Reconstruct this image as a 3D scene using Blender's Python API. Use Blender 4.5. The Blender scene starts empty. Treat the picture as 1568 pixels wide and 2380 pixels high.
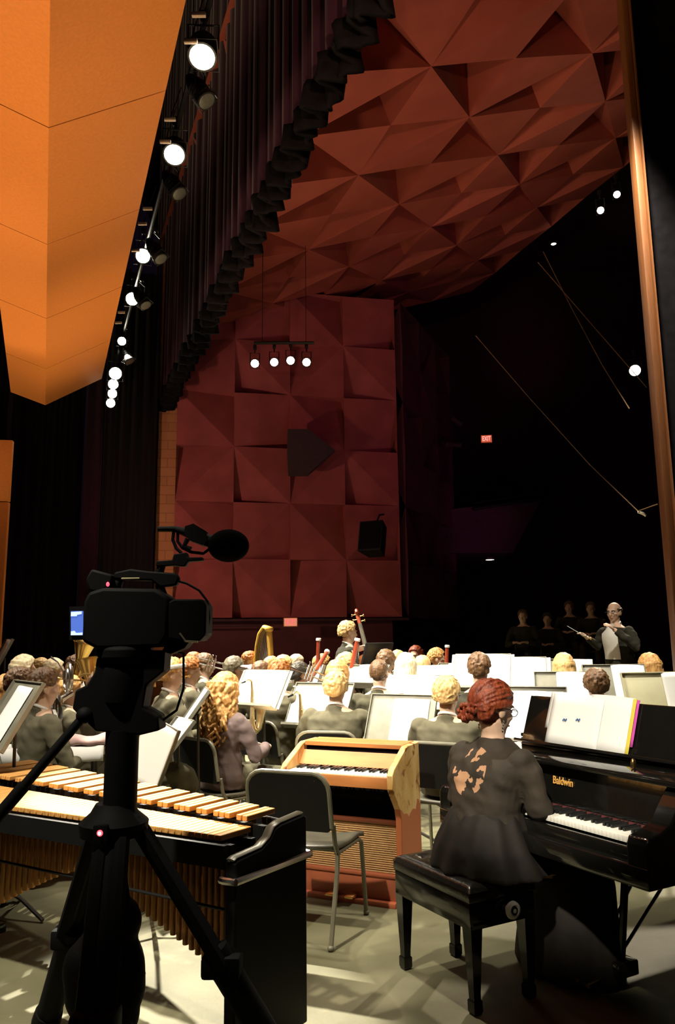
import bpy, bmesh, math, random
from mathutils import Vector, Matrix, noise
random.seed(7)
SC = bpy.context.scene
COL = SC.collection
PI = math.pi
R = math.radians
V = Vector

# ------------------------------------------------------------------ camera maths
FPX, PITCH, ROLL, EYE = 1760.0, R(9.74), R(0.7), 1.45
W_, H_ = 1568.0, 2380.0
def ray(px, py):
    dx, dy = px - W_/2, py - H_/2
    c, s = math.cos(ROLL), math.sin(ROLL)
    dx, dy = dx*c - dy*s, dx*s + dy*c
    return V((dx, FPX*math.cos(PITCH) + dy*math.sin(PITCH), FPX*math.sin(PITCH) - dy*math.cos(PITCH)))
def at(px, py, d):
    r = ray(px, py)
    return V((r.x/r.y*d, d, EYE + r.z/r.y*d))
def onz(px, py, z):
    r = ray(px, py); t = (z-EYE)/r.z
    return V((r.x*t, r.y*t, z))
DA = R(21.1)                    # stage width direction, left of the view direction
def ED(e, d, z=0.0):            # e: across the proscenium line, d: along it
    return V((e*math.cos(DA) - d*math.sin(DA), e*math.sin(DA) + d*math.cos(DA), z))

cam_d = bpy.data.cameras.new('camera'); cam = bpy.data.objects.new('camera', cam_d); COL.objects.link(cam)
cam_d.sensor_fit = 'VERTICAL'; cam_d.sensor_height = 24.0; cam_d.lens = 24.0*FPX/H_
cam_d.clip_start = 0.05; cam_d.clip_end = 200
fwd = V((0, math.cos(PITCH), math.sin(PITCH))); up0 = V((0, -math.sin(PITCH), math.cos(PITCH))); rt0 = V((1, 0, 0))
# horizon climbs to the right in the picture: camera rolled clockwise-negative
rt = rt0*math.cos(ROLL) - up0*math.sin(ROLL); up = up0*math.cos(ROLL) + rt0*math.sin(ROLL)
cam.matrix_world = Matrix(((rt.x, up.x, -fwd.x, 0), (rt.y, up.y, -fwd.y, 0), (rt.z, up.z, -fwd.z, EYE), (0, 0, 0, 1)))
SC.camera = cam

# ------------------------------------------------------------------ mesh builder
def basis(zv, xh=None):
    z = V(zv).normalized()
    x = V(xh) if xh is not None else (V((1, 0, 0)) if abs(z.x) < .9 else V((0, 1, 0)))
    x = (x - z*x.dot(z)).normalized(); y = z.cross(x)
    return x, y, z
def frame(o, x, y, z):
    return Matrix(((x.x, y.x, z.x, o.x), (x.y, y.y, z.y, o.y), (x.z, y.z, z.z, o.z), (0, 0, 0, 1)))
def T(x, y, z): return Matrix.Translation((x, y, z))
def RX(a): return Matrix.Rotation(R(a), 4, 'X')
def RY(a): return Matrix.Rotation(R(a), 4, 'Y')
def RZ(a): return Matrix.Rotation(R(a), 4, 'Z')

class MB:
    def __init__(s): s.bm = bmesh.new(); s.mi = 0
    def _f(s, vs):
        try:
            f = s.bm.faces.new(vs); f.material_index = s.mi
            return f
        except ValueError: return None
    def box(s, c, sz, M=None, bev=0.0):
        x, y, z = (q/2 for q in sz); c = V(c)
        if bev > 0:
            t = bmesh.new(); bmesh.ops.create_cube(t, size=1.0)
            for v in t.verts: v.co = V((v.co.x*sz[0], v.co.y*sz[1], v.co.z*sz[2]))
            bmesh.ops.bevel(t, geom=list(t.edges), offset=min(bev, .49*min(sz)), segments=2, profile=.5, affect='EDGES')
            mp = {}
            for v in t.verts:
                p = v.co + c
                mp[v.index] = s.bm.verts.new(M @ p if M else p)
            for f in t.faces: s._f([mp[v.index] for v in f.verts])
            t.free(); return s
        vs = []
        for k in ((-1,-1,-1),(1,-1,-1),(1,1,-1),(-1,1,-1),(-1,-1,1),(1,-1,1),(1,1,1),(-1,1,1)):
            p = c + V((k[0]*x, k[1]*y, k[2]*z)); vs.append(s.bm.verts.new(M @ p if M else p))
        for q in ((0,3,2,1),(4,5,6,7),(0,1,5,4),(1,2,6,5),(2,3,7,6),(3,0,4,7)): s._f([vs[i] for i in q])
        return s
    def rings(s, rings, close=True, cap=True):
        R_ = [[s.bm.verts.new(p) for p in r] for r in rings]
        n = len(R_[0])
        for a, b in zip(R_, R_[1:]):
            for i in range(n if close else n-1):
                j = (i+1) % n
                s._f([a[i], a[j], b[j], b[i]])
        if cap:
            s._f(list(reversed(R_[0]))); s._f(R_[-1])
        return s
    def tube(s, pts, rad, seg=10, M=None, flat=1.0, cap=True, xh=None):
        pts = [V(p) for p in pts]; n = len(pts)
        if not hasattr(rad, '__len__'): rad = [rad]*n
        rr = []; px = V(xh) if xh is not None else None
        for i, p in enumerate(pts):
            d = (pts[min(i+1, n-1)] - pts[max(i-1, 0)])
            if d.length < 1e-9: d = V((0, 0, 1))
            x, y, z = basis(d, px); px = x
            ring = []
            for k in range(seg):
                a = 2*PI*k/seg
                q = p + x*(math.cos(a)*rad[i]) + y*(math.sin(a)*rad[i]*flat)
                ring.append(M @ q if M else q)
            rr.append(ring)
        return s.rings(rr, cap=cap)
    def lathe(s, prof, seg=24, M=None, cap=True):
        rr = []
        for r, z in prof:
            ring = [V((r*math.cos(2*PI*k/seg), r*math.sin(2*PI*k/seg), z)) for k in range(seg)]
            rr.append([M @ q for q in ring] if M else ring)
        return s.rings(rr, cap=cap)
    def ell(s, c, r, M=None, seg=18, rings=12):
        c = V(c); top = None; rr = []
        for i in range(1, rings):
            t = PI*i/rings
            rr.append([V((c.x + r[0]*math.sin(t)*math.cos(2*PI*k/seg), c.y + r[1]*math.sin(t)*math.sin(2*PI*k/seg), c.z - r[2]*math.cos(t))) for k in range(seg)])
        if M: rr = [[M @ q for q in ring] for ring in rr]
        a = V((c.x, c.y, c.z - r[2])); b = V((c.x, c.y, c.z + r[2]))
        if M: a = M @ a; b = M @ b
        va = s.bm.verts.new(a); vb = s.bm.verts.new(b)
        L = [[s.bm.verts.new(p) for p in ring] for ring in rr]
        for A, B in zip(L, L[1:]):
            for i in range(seg): s._f([A[i], A[(i+1) % seg], B[(i+1) % seg], B[i]])
        for i in range(seg):
            s._f([va, L[0][(i+1) % seg], L[0][i]]); s._f([vb, L[-1][i], L[-1][(i+1) % seg]])
        return s
    def prism(s, poly, h0, h1, M=None):     # polygon in local xy, extruded along z
        a = [V((p[0], p[1], h0)) for p in poly]; b = [V((p[0], p[1], h1)) for p in poly]
        if M: a = [M @ q for q in a]; b = [M @ q for q in b]
        return s.rings([a, b])
    def grid(s, fn, nu, nv):
        g = [[s.bm.verts.new(fn(i/nu, j/nv)) for j in range(nv+1)] for i in range(nu+1)]
        for i in range(nu):
            for j in range(nv): s._f([g[i][j], g[i+1][j], g[i+1][j+1], g[i][j+1]])
        return s
    def build(s, name, mats, parent=None, smooth=True, ang=40, bevel=0.0, fix=True):
        if fix: bmesh.ops.recalc_face_normals(s.bm, faces=list(s.bm.faces))
        me = bpy.data.meshes.new(name); s.bm.to_mesh(me); s.bm.free()
        for m in (mats if isinstance(mats, (list, tuple)) else [mats]): me.materials.append(m)
        o = bpy.data.objects.new(name, me); COL.objects.link(o)
        if parent is not None: o.parent = parent
        if smooth: shade(me, ang)
        if bevel > 0:
            md = o.modifiers.new('bevel', 'BEVEL'); md.width = bevel; md.segments = 2; md.limit_method = 'ANGLE'; md.angle_limit = R(40)
        return o
def shade(me, ang=40):
    me.polygons.foreach_set('use_smooth', [True]*len(me.polygons))
    if ang >= 180: return
    b = bmesh.new(); b.from_mesh(me); lim = R(ang)
    for e in b.edges:
        if len(e.link_faces) == 2 and e.calc_face_angle(0) > lim: e.smooth = False
    b.to_mesh(me); b.free()

FUSE_SC = bpy.data.scenes.new('workshop')
def fuse(mb, voxel, smooth=3, fac=0.5):
    """merge overlapping closed shapes into one continuous surface"""
    bmesh.ops.recalc_face_normals(mb.bm, faces=list(mb.bm.faces))
    me = bpy.data.meshes.new('t'); mb.bm.to_mesh(me); mb.bm.free()
    o = bpy.data.objects.new('t', me); FUSE_SC.collection.objects.link(o)
    m = o.modifiers.new('r', 'REMESH'); m.mode = 'VOXEL'; m.voxel_size = voxel; m.use_smooth_shade = True
    if smooth:
        m2 = o.modifiers.new('s', 'SMOOTH'); m2.iterations = smooth; m2.factor = fac
    with bpy.context.temp_override(scene=FUSE_SC, view_layer=FUSE_SC.view_layers[0]):
        dg = bpy.context.evaluated_depsgraph_get(); dg.update()
        out = bpy.data.meshes.new_from_object(o.evaluated_get(dg))
    bpy.data.objects.remove(o); bpy.data.meshes.remove(me)
    out.materials.clear()
    out.polygons.foreach_set('use_smooth', [True]*len(out.polygons))
    return out
def displace(me, fn):
    nr = [v.normal.copy() for v in me.vertices]; co = []
    for v, n in zip(me.vertices, nr): co.extend(v.co + n*fn(v.co))
    me.vertices.foreach_set('co', co); me.update()
def mesh_obj(name, me, mat, parent=None):
    me.name = name; me.materials.append(mat)
    o = bpy.data.objects.new(name, me); COL.objects.link(o)
    if parent is not None: o.parent = parent
    return o
def thing(name, label, cat, loc=(0, 0, 0), heading=0.0, group=None):
    o = bpy.data.objects.new(name, None); COL.objects.link(o); o.empty_display_size = .1
    o.location = loc; o.rotation_euler = (0, 0, -R(heading))
    o['label'] = label; o['category'] = cat
    if group: o['group'] = group
    return o
def tag(o, label, cat, group=None):
    o['label'] = label; o['category'] = cat
    if group: o['group'] = group
    return o
def struct(o):
    o['kind'] = 'structure'; return o
def copy_tree(o, loc, heading, label):
    r = o.copy(); COL.objects.link(r); r.location = loc; r.rotation_euler = (0, 0, -R(heading)); r['label'] = label
    for ch in o.children:
        c = ch.copy(); COL.objects.link(c); c.parent = r
        for g in ch.children:
            d = g.copy(); COL.objects.link(d); d.parent = c
    return r

# ------------------------------------------------------------------ materials
def pm(name, col, rough=.6, metal=0.0, var=.15, scale=12.0, bump=0.0, bscale=None, stretch=(1, 1, 1), col2=None, spec=.5, coat=0.0, emit=None, estr=0.0, sheen=0.0):
    m = bpy.data.materials.new(name); m.use_nodes = True
    nt = m.node_tree; N = nt.nodes; L = nt.links; b = N['Principled BSDF']
    b.inputs['Roughness'].default_value = rough; b.inputs['Metallic'].default_value = metal
    b.inputs['Specular IOR Level'].default_value = spec
    b.inputs['Coat Weight'].default_value = coat
    b.inputs['Sheen Weight'].default_value = sheen
    tc = N.new('ShaderNodeTexCoord'); mp = N.new('ShaderNodeMapping'); mp.inputs['Scale'].default_value = stretch
    L.new(tc.outputs['Object'], mp.inputs['Vector'])
    nz = N.new('ShaderNodeTexNoise'); nz.inputs['Scale'].default_value = scale; nz.inputs['Detail'].default_value = 4
    L.new(mp.outputs['Vector'], nz.inputs['Vector'])
    cr = N.new('ShaderNodeValToRGB')
    c2 = col2 if col2 else tuple(min(1, c*(1+var)) for c in col[:3])
    c1 = tuple(c*(1-var) for c in col[:3]) if not col2 else col
    cr.color_ramp.elements[0].position = .3; cr.color_ramp.elements[1].position = .7
    cr.color_ramp.elements[0].color = (*c1[:3], 1); cr.color_ramp.elements[1].color = (*c2[:3], 1)
    L.new(nz.outputs['Fac'], cr.inputs['Fac']); L.new(cr.outputs['Color'], b.inputs['Base Color'])
    if bump > 0:
        n2 = N.new('ShaderNodeTexNoise'); n2.inputs['Scale'].default_value = bscale or scale*2; n2.inputs['Detail'].default_value = 3
        L.new(mp.outputs['Vector'], n2.inputs['Vector'])
        bp = N.new('ShaderNodeBump'); bp.inputs['Strength'].default_value = bump; bp.inputs['Distance'].default_value = .01
        L.new(n2.outputs['Fac'], bp.inputs['Height']); L.new(bp.outputs['Normal'], b.inputs['Normal'])
    if emit:
        b.inputs['Emission Color'].default_value = (*emit, 1); b.inputs['Emission Strength'].default_value = estr
    return m
M_BLACK = pm('black_plastic', (.006, .006, .006), .6, spec=.25)
M_METALB = pm('black_metal', (.012, .012, .012), .4, spec=.4)
M_LACQ = pm('black_lacquer', (.006, .006, .0055), .12, var=.1, spec=.5)
M_CLOTHB = pm('black_drape', (.006, .005, .006), .95, spec=.05, var=.3)
M_CHROME = pm('chrome', (.75, .73, .68), .22, 1.0, var=.05)
M_BRASS = pm('brass', (.85, .55, .18), .25, 1.0, var=.08)
M_SILVER = pm('silver', (.85, .83, .78), .22, 1.0, var=.05)
M_PAPER = pm('paper', (.86, .85, .82), .8, var=.02, scale=3)
M_SKIN = pm('skin', (.62, .40, .28), .55, var=.06, scale=9, spec=.35)
M_SUIT = pm('black_suit', (.055, .050, .030), .9, var=.18, scale=14, spec=.2, bump=.35, bscale=9)
M_SUIT2 = pm('charcoal_suit', (.105, .094, .060), .9, var=.15, scale=14, spec=.2, bump=.35, bscale=9)
M_SUIT3 = pm('dark_suit', (.026, .024, .016), .9, var=.2, scale=14, spec=.2, bump=.3, bscale=9)
M_MAUVE = pm('mauve_blouse', (.125, .085, .08), .85, var=.15, scale=12, bump=.3, bscale=10)
M_SHIRT = pm('white_shirt', (.82, .80, .76), .8, var=.03)
M_SHOE = pm('black_leather', (.008, .008, .008), .3)
M_WOODR = pm('red_wood', (.26, .045, .015), .35, var=.3, scale=6, stretch=(6, 6, .6))
M_ORANGEW = pm('celesta_wood', (.47, .17, .045), .45, var=.22, scale=5, stretch=(.6, 3, 3), bump=.05)
M_BARS = pm('rosewood_bar', (.72, .36, .10), .42, var=.25, scale=9, stretch=(8, .7, 4), spec=.5)
M_IVORY = pm('ivory_key', (.85, .82, .74), .35, var=.03)
M_EBONY = pm('ebony_key', (.01, .01, .01), .35)
M_GOLD = pm('gilt_wood', (.72, .42, .08), .4, .25, var=.2, scale=9)
# ------------------------------------------------------------------ hair materials
def hairm(name, c1, c2, rough=.5):
    return pm(name, c1, rough, col2=c2, scale=26, stretch=(2.2, 2.2, .35), bump=.6, bscale=40, spec=.4)
H_AUBURN = hairm('auburn_hair', (.20, .055, .012), (.42, .16, .035))
H_RED = hairm('red_hair', (.10, .014, .006), (.30, .06, .018))
H_BLOND = hairm('blond_hair', (.46, .26, .085), (.72, .50, .22))
H_PALE = hairm('pale_blond_hair', (.66, .50, .28), (.85, .74, .52))
H_BROWN = hairm('brown_hair', (.06, .028, .011), (.17, .085, .035))
H_DARK = hairm('dark_hair', (.012, .009, .006), (.04, .03, .02))
H_GREY = hairm('grey_brown_hair', (.075, .06, .035), (.17, .14, .09))
H_HONEY = hairm('honey_hair', (.36, .16, .04), (.68, .40, .15))
M_EYEW = pm('eye_white', (.8, .78, .74), .25, var=.02)
M_IRIS = pm('eye_iris', (.02, .012, .008), .2)

def lerp(a, b, t): return a + (b-a)*t
def pw(t, pts):
    for (a, x), (b, y) in zip(pts, pts[1:]):
        if t <= b: return lerp(x, y, 0 if b == a else max(0, (t-a)/(b-a)))
    return pts[-1][1]

def head_parts(mb, M):
    mb.ell((0, -.014, .03), (.073, .094, .087), M)
    mb.ell((0, .028, -.03), (.061, .064, .082), M)
    mb.ell((0, .050, -.086), (.034, .036, .029), M)
    mb.ell((0, .074, .026), (.052, .018, .012), M)
    mb.tube([(0, .086, .022), (0, .1, -.004), (0, .112, -.022), (0, .092, -.034)], [.008, .010, .013, .011], 8, M)
    mb.ell((.009, .093, -.026), (.009, .010, .008), M); mb.ell((-.009, .093, -.026), (.009, .010, .008), M)
    for s in (-1, 1):
        mb.ell((s*.074, -.008, -.012), (.009, .021, .032), M)
        mb.ell((s*.037, .062, -.022), (.022, .022, .02), M)
    mb.ell((0, .087, -.053), (.023, .010, .006), M)
    mb.ell((0, .085, -.064), (.020, .011, .007), M)

def hand_parts(mb, wrist, dv, nrm, side, curl=25.0, sc=1.0):
    """dv: direction of the fingers, nrm: direction the palm faces, side: +1 thumb towards dv x nrm"""
    d = V(dv).normalized(); n = V(nrm); n = (n - d*n.dot(d)).normalized(); l = d.cross(n)*side
    w = V(wrist)
    Mx = frame(w + d*.048*sc, l, d, n)
    mb.ell((0, 0, 0), (.040*sc, .056*sc, .017*sc), Mx)
    for i, (off, ln) in enumerate(((.028, .070), (.010, .078), (-.010, .072), (-.028, .056))):
        p = w + d*(.088 - abs(off-.003)*.25)*sc + l*off*sc
        pts = [p - d*.03*sc, p]; a = R(curl)*.5
        for k, f in enumerate((.45, .32, .27)):
            dd = (d*math.cos(a) + n*math.sin(a) + l*off*1.2).normalized()
            p = p + dd*ln*f*sc; pts.append(p); a += R(curl)
        mb.tube(pts, [.0085*sc, .0088*sc, .008*sc, .0072*sc, .0055*sc], 7)
    p = w + d*.028*sc + l*.026*sc
    q = p + (l*.75 + d*.6 + n*.35).normalized()*.038*sc
    e = q + (l*.2 + d*.9 + n*.5).normalized()*.03*sc
    mb.tube([p - l*.012, p, q, e], [.012*sc, .012*sc, .0095*sc, .0065*sc], 7)

def hair_mesh(style, M, mat_seed, vox, fine=False):
    rnd = random.Random(mat_seed); off = V((rnd.random()*9, rnd.random()*9, rnd.random()*9))
    mb = MB(); thick = {'buzz': .004, 'short': .014, 'bob': .018, 'curly': .016, 'bun': .012, 'long': .014, 'wavy': .015, 'bald': .006}[style]
    nape = {'buzz': -.66, 'short': -.74, 'bob': -.9, 'curly': -.85, 'bun': -.86, 'long': -.95, 'wavy': -.95, 'bald': -.6}[style]
    side = {'buzz': .0, 'short': -.12, 'bob': -.8, 'curly': -.5, 'bun': -.05, 'long': -.8, 'wavy': -.8, 'bald': .0}[style]
    top = .58 if style != 'bald' else 2.0
    NU, NV = 56, 40; c0 = V((0, -.012, .02))
    def fn(u, v):
        th = PI*(.001 + .998*v); az = 2*PI*u
        d = V((math.sin(th)*math.cos(az), math.sin(th)*math.sin(az), -math.cos(th)))
        a = math.atan2(abs(d.x), d.y)
        hl = pw(a, [(0, top), (.5, top - .05), (.85, max(side, .12)+.02), (1.15, side), (1.7, side + (.10 if style in ('buzz', 'short', 'bun', 'bald') else 0)), (2.2, nape+.15), (PI, nape)])
        t = max(0, min(1, (d.z - hl)/.16 + .5)); t = t*t*(3-2*t)
        sk = V((d.x*.076, d.y*.098, d.z*.098 if d.z > 0 else d.z*.115)).length
        if d.y > 0 and d.z < 0: sk *= 1.0
        if style == 'bald' and d.z > .35: t = 0
        n1 = noise.noise(d*4 + off); n2 = noise.noise(d*13 + off)
        r = lerp(sk*.80, sk + thick*(1 + .45*n1) + .005*n2, t)
        if style in ('bob', 'long', 'wavy') and d.z < .1 and a > 1.0: r += .010*t
        return M @ (c0 + d*r)
    rr = [[fn(i/NU, j/NV) for i in range(NU)] for j in range(NV+1)]
    mb.rings(rr)
    def inhair(d):
        a = math.atan2(abs(d.x), d.y)
        return d.z > pw(a, [(0, top), (.5, top - .05), (.85, max(side, .12)+.02), (1.15, side), (1.7, side+.05), (2.2, nape+.15), (PI, nape)]) + .04
    def scalp(d, up=0.0):
        return c0 + d*(V((d.x*.076, d.y*.098, d.z*.098 if d.z > 0 else d.z*.115)).length + thick + up)
    if fine and style in ('short', 'bun', 'buzz', 'bald'):
        crown = V((.12, -.42, .90)).normalized(); goal = V((0, -.93, -.36)).normalized()
        for k in range({'short': 210, 'bun': 120, 'buzz': 0, 'bald': 0}[style]):
            th = math.acos(rnd.uniform(-.7, .99)); az = rnd.uniform(0, 2*PI)
            d = V((math.sin(th)*math.cos(az), math.sin(th)*math.sin(az), math.cos(th)))
            if not inhair(d): continue
            pts = []; rad = []
            n_ = 6 if style == 'short' else 9
            for i in range(n_):
                t = i/(n_-1)
                tg = (d - crown*d.dot(crown)) if style == 'short' else (goal - d*goal.dot(d))
                if tg.length < 1e-3: tg = V((1, 0, 0))
                tg.normalize()
                pts.append(scalp(d, (.001 + .004*t + .003*noise.noise(d*7 + off)) if style == 'short' else .002 + .003*noise.noise(d*9 + off)))
                rad.append((.0068 if style == 'short' else .0060)*(1 - .55*t))
                d = (d + tg*(.075 if style == 'short' else .13)).normalized()
                if style == 'bun' and d.dot(goal) > .97: break
                if style == 'short' and d.z < nape: break
            if len(pts) > 2: mb.tube(pts, rad[:len(pts)], 6, M)
    if style == 'curly':
        for k in range(150):
            th = math.acos(rnd.uniform(-.55, .98)); az = rnd.uniform(PI*.02, 2*PI)
            d = V((math.sin(th)*math.cos(az), math.sin(th)*math.sin(az), math.cos(th)))
            if d.y > .55 and d.z < .55: continue
            if abs(d.x) > .6 and d.z < -.3: continue
            p = c0 + V((d.x*.086, d.y*.108, d.z*(.106 if d.z > 0 else .12)))
            a = rnd.uniform(.012, .019)
            mb.ell((0, 0, 0), (a, a, a*.8), M @ T(*p), 8, 6)
    if style in ('long', 'wavy'):
        n = 46 if style == 'long' else 64
        for k in range(n):
            az = PI + PI*.64*(2*(k+.5)/n - 1)      # round the back
            ln = rnd.uniform(.30, .40) if style == 'long' else rnd.uniform(.30, .46)
            ph = rnd.random()*6.28; amp = .004 if style == 'long' else .026
            pts = []; rad = []
            sd, cd = math.sin(az), math.cos(az)     # az measured from the face
            for i in range(13):
                t = i/12
                wx = .083 + .030*math.sin(t*PI*.55) + (.02*t if style == 'wavy' else 0); wy = .100 + .02*t
                z = .03 - t*ln
                p = c0 + V((sd*wx, cd*wy*(1 if cd < 0 else .5) - .012*t, z))
                p.x *= 1 - .18*t
                p += V((math.cos(ph + t*15)*amp, math.sin(ph*1.7 + t*13)*amp*.8, 0))
                pts.append(p); rad.append((.013 if style == 'long' else .0155)*(1 - .45*t*t))
            mb.tube(pts, rad, 7, M)
    if style == 'bob':
        for k in range(34):
            az = PI + PI*.66*(2*(k+.5)/34 - 1); sd, cd = math.sin(az), math.cos(az)
            pts = [c0 + V((sd*(.082 + .014*math.sin(t*2.4)), cd*.102*(1 if cd < 0 else .6), .05 - t*.165)) for t in (0, .25, .5, .75, 1)]
            mb.tube(pts, [.014, .015, .015, .013, .006], 7, M)
    if style == 'bun':
        for k in range(26):
            a = k*.9; q = V((math.cos(a)*.028, -.135 + math.sin(k*2.1)*.012, -.045 + math.sin(a)*.026))
            mb.tube([q + V((math.cos(a+i*.5)*.012, -.006*i, math.sin(a+i*.5)*.012)) for i in range(5)], [.006, .010, .011, .010, .005], 6, M)
        mb.ell((0, -.128, -.045), (.034, .03, .032), M)
    return fuse(mb, vox, 1, .4)

def person(label, x, y, heading, ztop=1.30, hair=('short', H_BROWN), top=None, style='suit', lean=.06, head_yaw=0, head_pitch=-8, arms=None,
           vox=.012, face=False, glasses=False, female=False, standing=False, z0=0.0, skirt=False, hs=1.0, seat=.45, collar=True, width=1.0, legmat=None, hands=None, curl=28, name='person', leg_yaw=0, drape=False):
    top = top or M_SUIT
    root = thing(name, label, 'person', (x, y, z0), heading)
    seed = int(abs(x*131 + y*977)*10) % 9973
    ztop -= z0
    hc = V((0, lean, ztop - .118*hs))
    base = .90 if standing else seat + .05
    nb = ztop - .118*2*hs - .018
    Tn = nb - base
    sw = (.90 if female else 1.08)*width
    def yo(z): return lean*max(0, (z-base)/Tn)**1.1*.95 - .015*math.sin(max(0, min(1, (z-base)/Tn))*PI)
    secs = [(-.10, .165, .125), (.02, .172, .132), (.18, .160, .125), (.42, .148, .110), (.66, .172, .122), (.82, .185, .108), (.93, .130, .080), (.98, .088, .070), (1.02, .062, .060)]
    def torso(mb, grow, lo=-.10, hi=1.02, sc=1.0):
        rr = []
        for f, a, b in secs:
            if f < lo - 1e-6 or f > hi + 1e-6: continue
            z = base + Tn*f; a *= (sw if f > .3 else width)
            rr.append([V(((a*sc+grow)*math.cos(2*PI*k/28), yo(z) + (b*sc+grow)*math.sin(2*PI*k/28), z)) for k in range(28)])
        mb.rings(rr)
    sh = base + Tn*.865
    shp = {s: V((s*.172*sw, yo(sh), sh)) for s in (-1, 1)}
    arms = dict(arms or {})
    A = {}
    for s, key in ((-1, 'L'), (1, 'R')):
        if key in arms: e, w = V(arms[key][0]), V(arms[key][1])
        else:
            e = V((s*.255*sw, yo(sh) + .10, base + Tn*.34)); w = V((s*.10, yo(sh) + .33, base + Tn*.42))
        A[s] = (shp[s], e, w)
    Mh = T(*hc) @ RZ(-head_yaw) @ RX(head_pitch) @ Matrix.Scale(hs, 4)
    # legs
    if standing:
        hips = {s: V((s*.09, 0, .90)) for s in (-1, 1)}; kn = {s: V((s*.10, .02, .48)) for s in (-1, 1)}; an = {s: V((s*.11, -.01, .09)) for s in (-1, 1)}
    else:
        hips = {s: V((s*.09*width, .03, seat + .065)) for s in (-1, 1)}; kn = {s: V((s*.13, .43, seat + .055)) for s in (-1, 1)}; an = {s: V((s*.13, .42, .09)) for s in (-1, 1)}
    if leg_yaw:
        for dct in (kn, an):
            for s in dct: dct[s] = RZ(-leg_yaw) @ dct[s]
    # continuous body
    b = MB(); head_parts(b, Mh)
    b.tube([hc + V((0, -.018, -.05)), V((0, yo(nb) - .0, nb + .03)), V((0, yo(nb) - .01, nb - .05))], [.050*hs, .052, .066], 14)
    torso(b, -.014)
    for s in (-1, 1):
        S, e, w = A[s]
        b.tube([S, (S+e)/2, e, (e+w)/2, w], [.050, .043, .037, .033, .024], 12)
        hd = (hands or {}).get('L' if s < 0 else 'R')
        dv = V(hd[0]) if hd else (w - e).normalized()*.7 + V((-s*.4, .3, -.1)); nr = V(hd[1]) if hd else V((-s*.4, 0, -.9))
        hand_parts(b, w, dv, nr, s, curl, .95 if not female else .85)
        h, k, a_ = hips[s], (kn[s]*.86 if skirt else kn[s]), an[s]
        b.tube([h, (h+k)/2, k, (k*.6+a_*.4) + V((0, -.015, 0)), a_], [.068, .060, .046, .044, .032], 10)
        b.ell(a_ + V((0, .06, -.05)), (.035, .10, .03))
    mesh_obj('body', fuse(b, vox, 3), M_SKIN, root)
    # upper garment
    g = MB()
    torso(g, .012, -.10, .93)
    for s in (-1, 1):
        S, e, w = A[s]
        g.ell(S + V((-s*.012, 0, -.012)), (.070, .066, .062))
        we = e + (w-e)*.90
        g.tube([S - V((s*.02, 0, 0)), S + (e-S)*.3, S + (e-S)*.7, e, e + (w-e)*.5, we], [.066, .064, .056, .052, .045, .037], 14)
    if collar:
        rr = []
        for r_, dz in ((.118, -.070), (.094, -.042), (.076, -.012), (.070, .008), (.060, .004)):
            rr.append([V((math.cos(a)*r_, yo(nb) - .004 + math.sin(a)*(r_*.92), nb + dz - (.028*(1 + math.sin(a)) - .010)*(1 if dz > -.05 else .3))) for a in [2*PI*i/24 for i in range(24)]])
        g.rings(rr)
    else:
        torso(g, .008, .82, 1.02 if drape else .98)
    if standing:
        g.rings([[V((a*math.cos(2*PI*k/24)*width, b_*math.sin(2*PI*k/24), z)) for k in range(24)] for z, a, b_ in ((.98, .172, .13), (.86, .182, .145))])
    me = fuse(g, vox, 3)
    amp = .012
    displace(me, lambda p: amp*noise.noise(V((p.x*9 + seed, p.y*9, p.z*14))) + .45*amp*noise.noise(V((p.x*20 + p.z*12, p.y*20 + seed, p.z*22))))   # folds of the cloth
    mesh_obj('jacket' if style in ('suit', 'tail') else 'blouse', me, top, root)
    # lower garment
    lo = MB()
    if drape:
        rr = []
        for z, a, b_, y_ in ((base + Tn*.42, .158, .120, .0), (base + Tn*.30, .185, .150, -.005), (base + Tn*.12, .225, .190, .0), (seat + .02, .262, .225, .02), (seat + .006, .268, .232, .02)):
            rr.append([V((a*width*.92*math.cos(2*PI*k/120)*(1 + .035*math.sin(11*2*PI*k/120 + z*5)), yo(z) + y_ + b_*math.sin(2*PI*k/120)*(1 + .045*math.sin(13*2*PI*k/120 - z*4)), z)) for k in range(120)])
        lo.rings(rr)
    if skirt:
        k_ = (kn[-1] + kn[1])/2; an_ = (an[-1] + an[1])/2
        lo.tube([V((0, -.03, seat + .08)), k_*.35 + V((0, 0, (seat + .09)*.65 + .01)), k_*.75 + V((0, 0, (seat+.09)*.25 + .01)), k_*.98 + V((0, 0, -.02)), k_*1.04 + V((0, 0, -.17)), V((an_.x*1.02, an_.y*1.02, .22)), V((an_.x*1.02, an_.y*1.02, .02))],
                [.165, .190, .205,   .210, .225, .25, .275], 24, flat=.78, xh=RZ(-leg_yaw) @ V((1, 0, 0)))
        lo.ell((0, -.02, seat + .08), (.205*width, .17, .10))
    else:
        for s in (-1, 1):
            h, k, a_ = hips[s], kn[s], an[s]
            lo.tube([h, (h+k)/2, k, (k+a_)/2, a_], [.095, .086, .068, .062, .055], 12)
        lo.ell((0, 0, base + .03), (.168*width, .128, .10))
    me = fuse(lo, max(vox, .011), 3)
    displace(me, lambda p: (.012 if skirt else .006)*noise.noise(V((p.x*11 + seed, p.y*5, p.z*4))))
    mesh_obj('skirt' if skirt else 'trousers', me, legmat or (top if style == 'suit' else M_SUIT3), root)
    for s in (-1, 1):
        sm = MB(); a_ = an[s]
        sm.ell(a_ + V((0, .065, -.048)), (.045, .125, .042)); sm.box(a_ + V((0, .05, -.078)), (.075, .22, .022), bev=.008)
        sm.build('shoe', M_SHOE, root)
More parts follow.
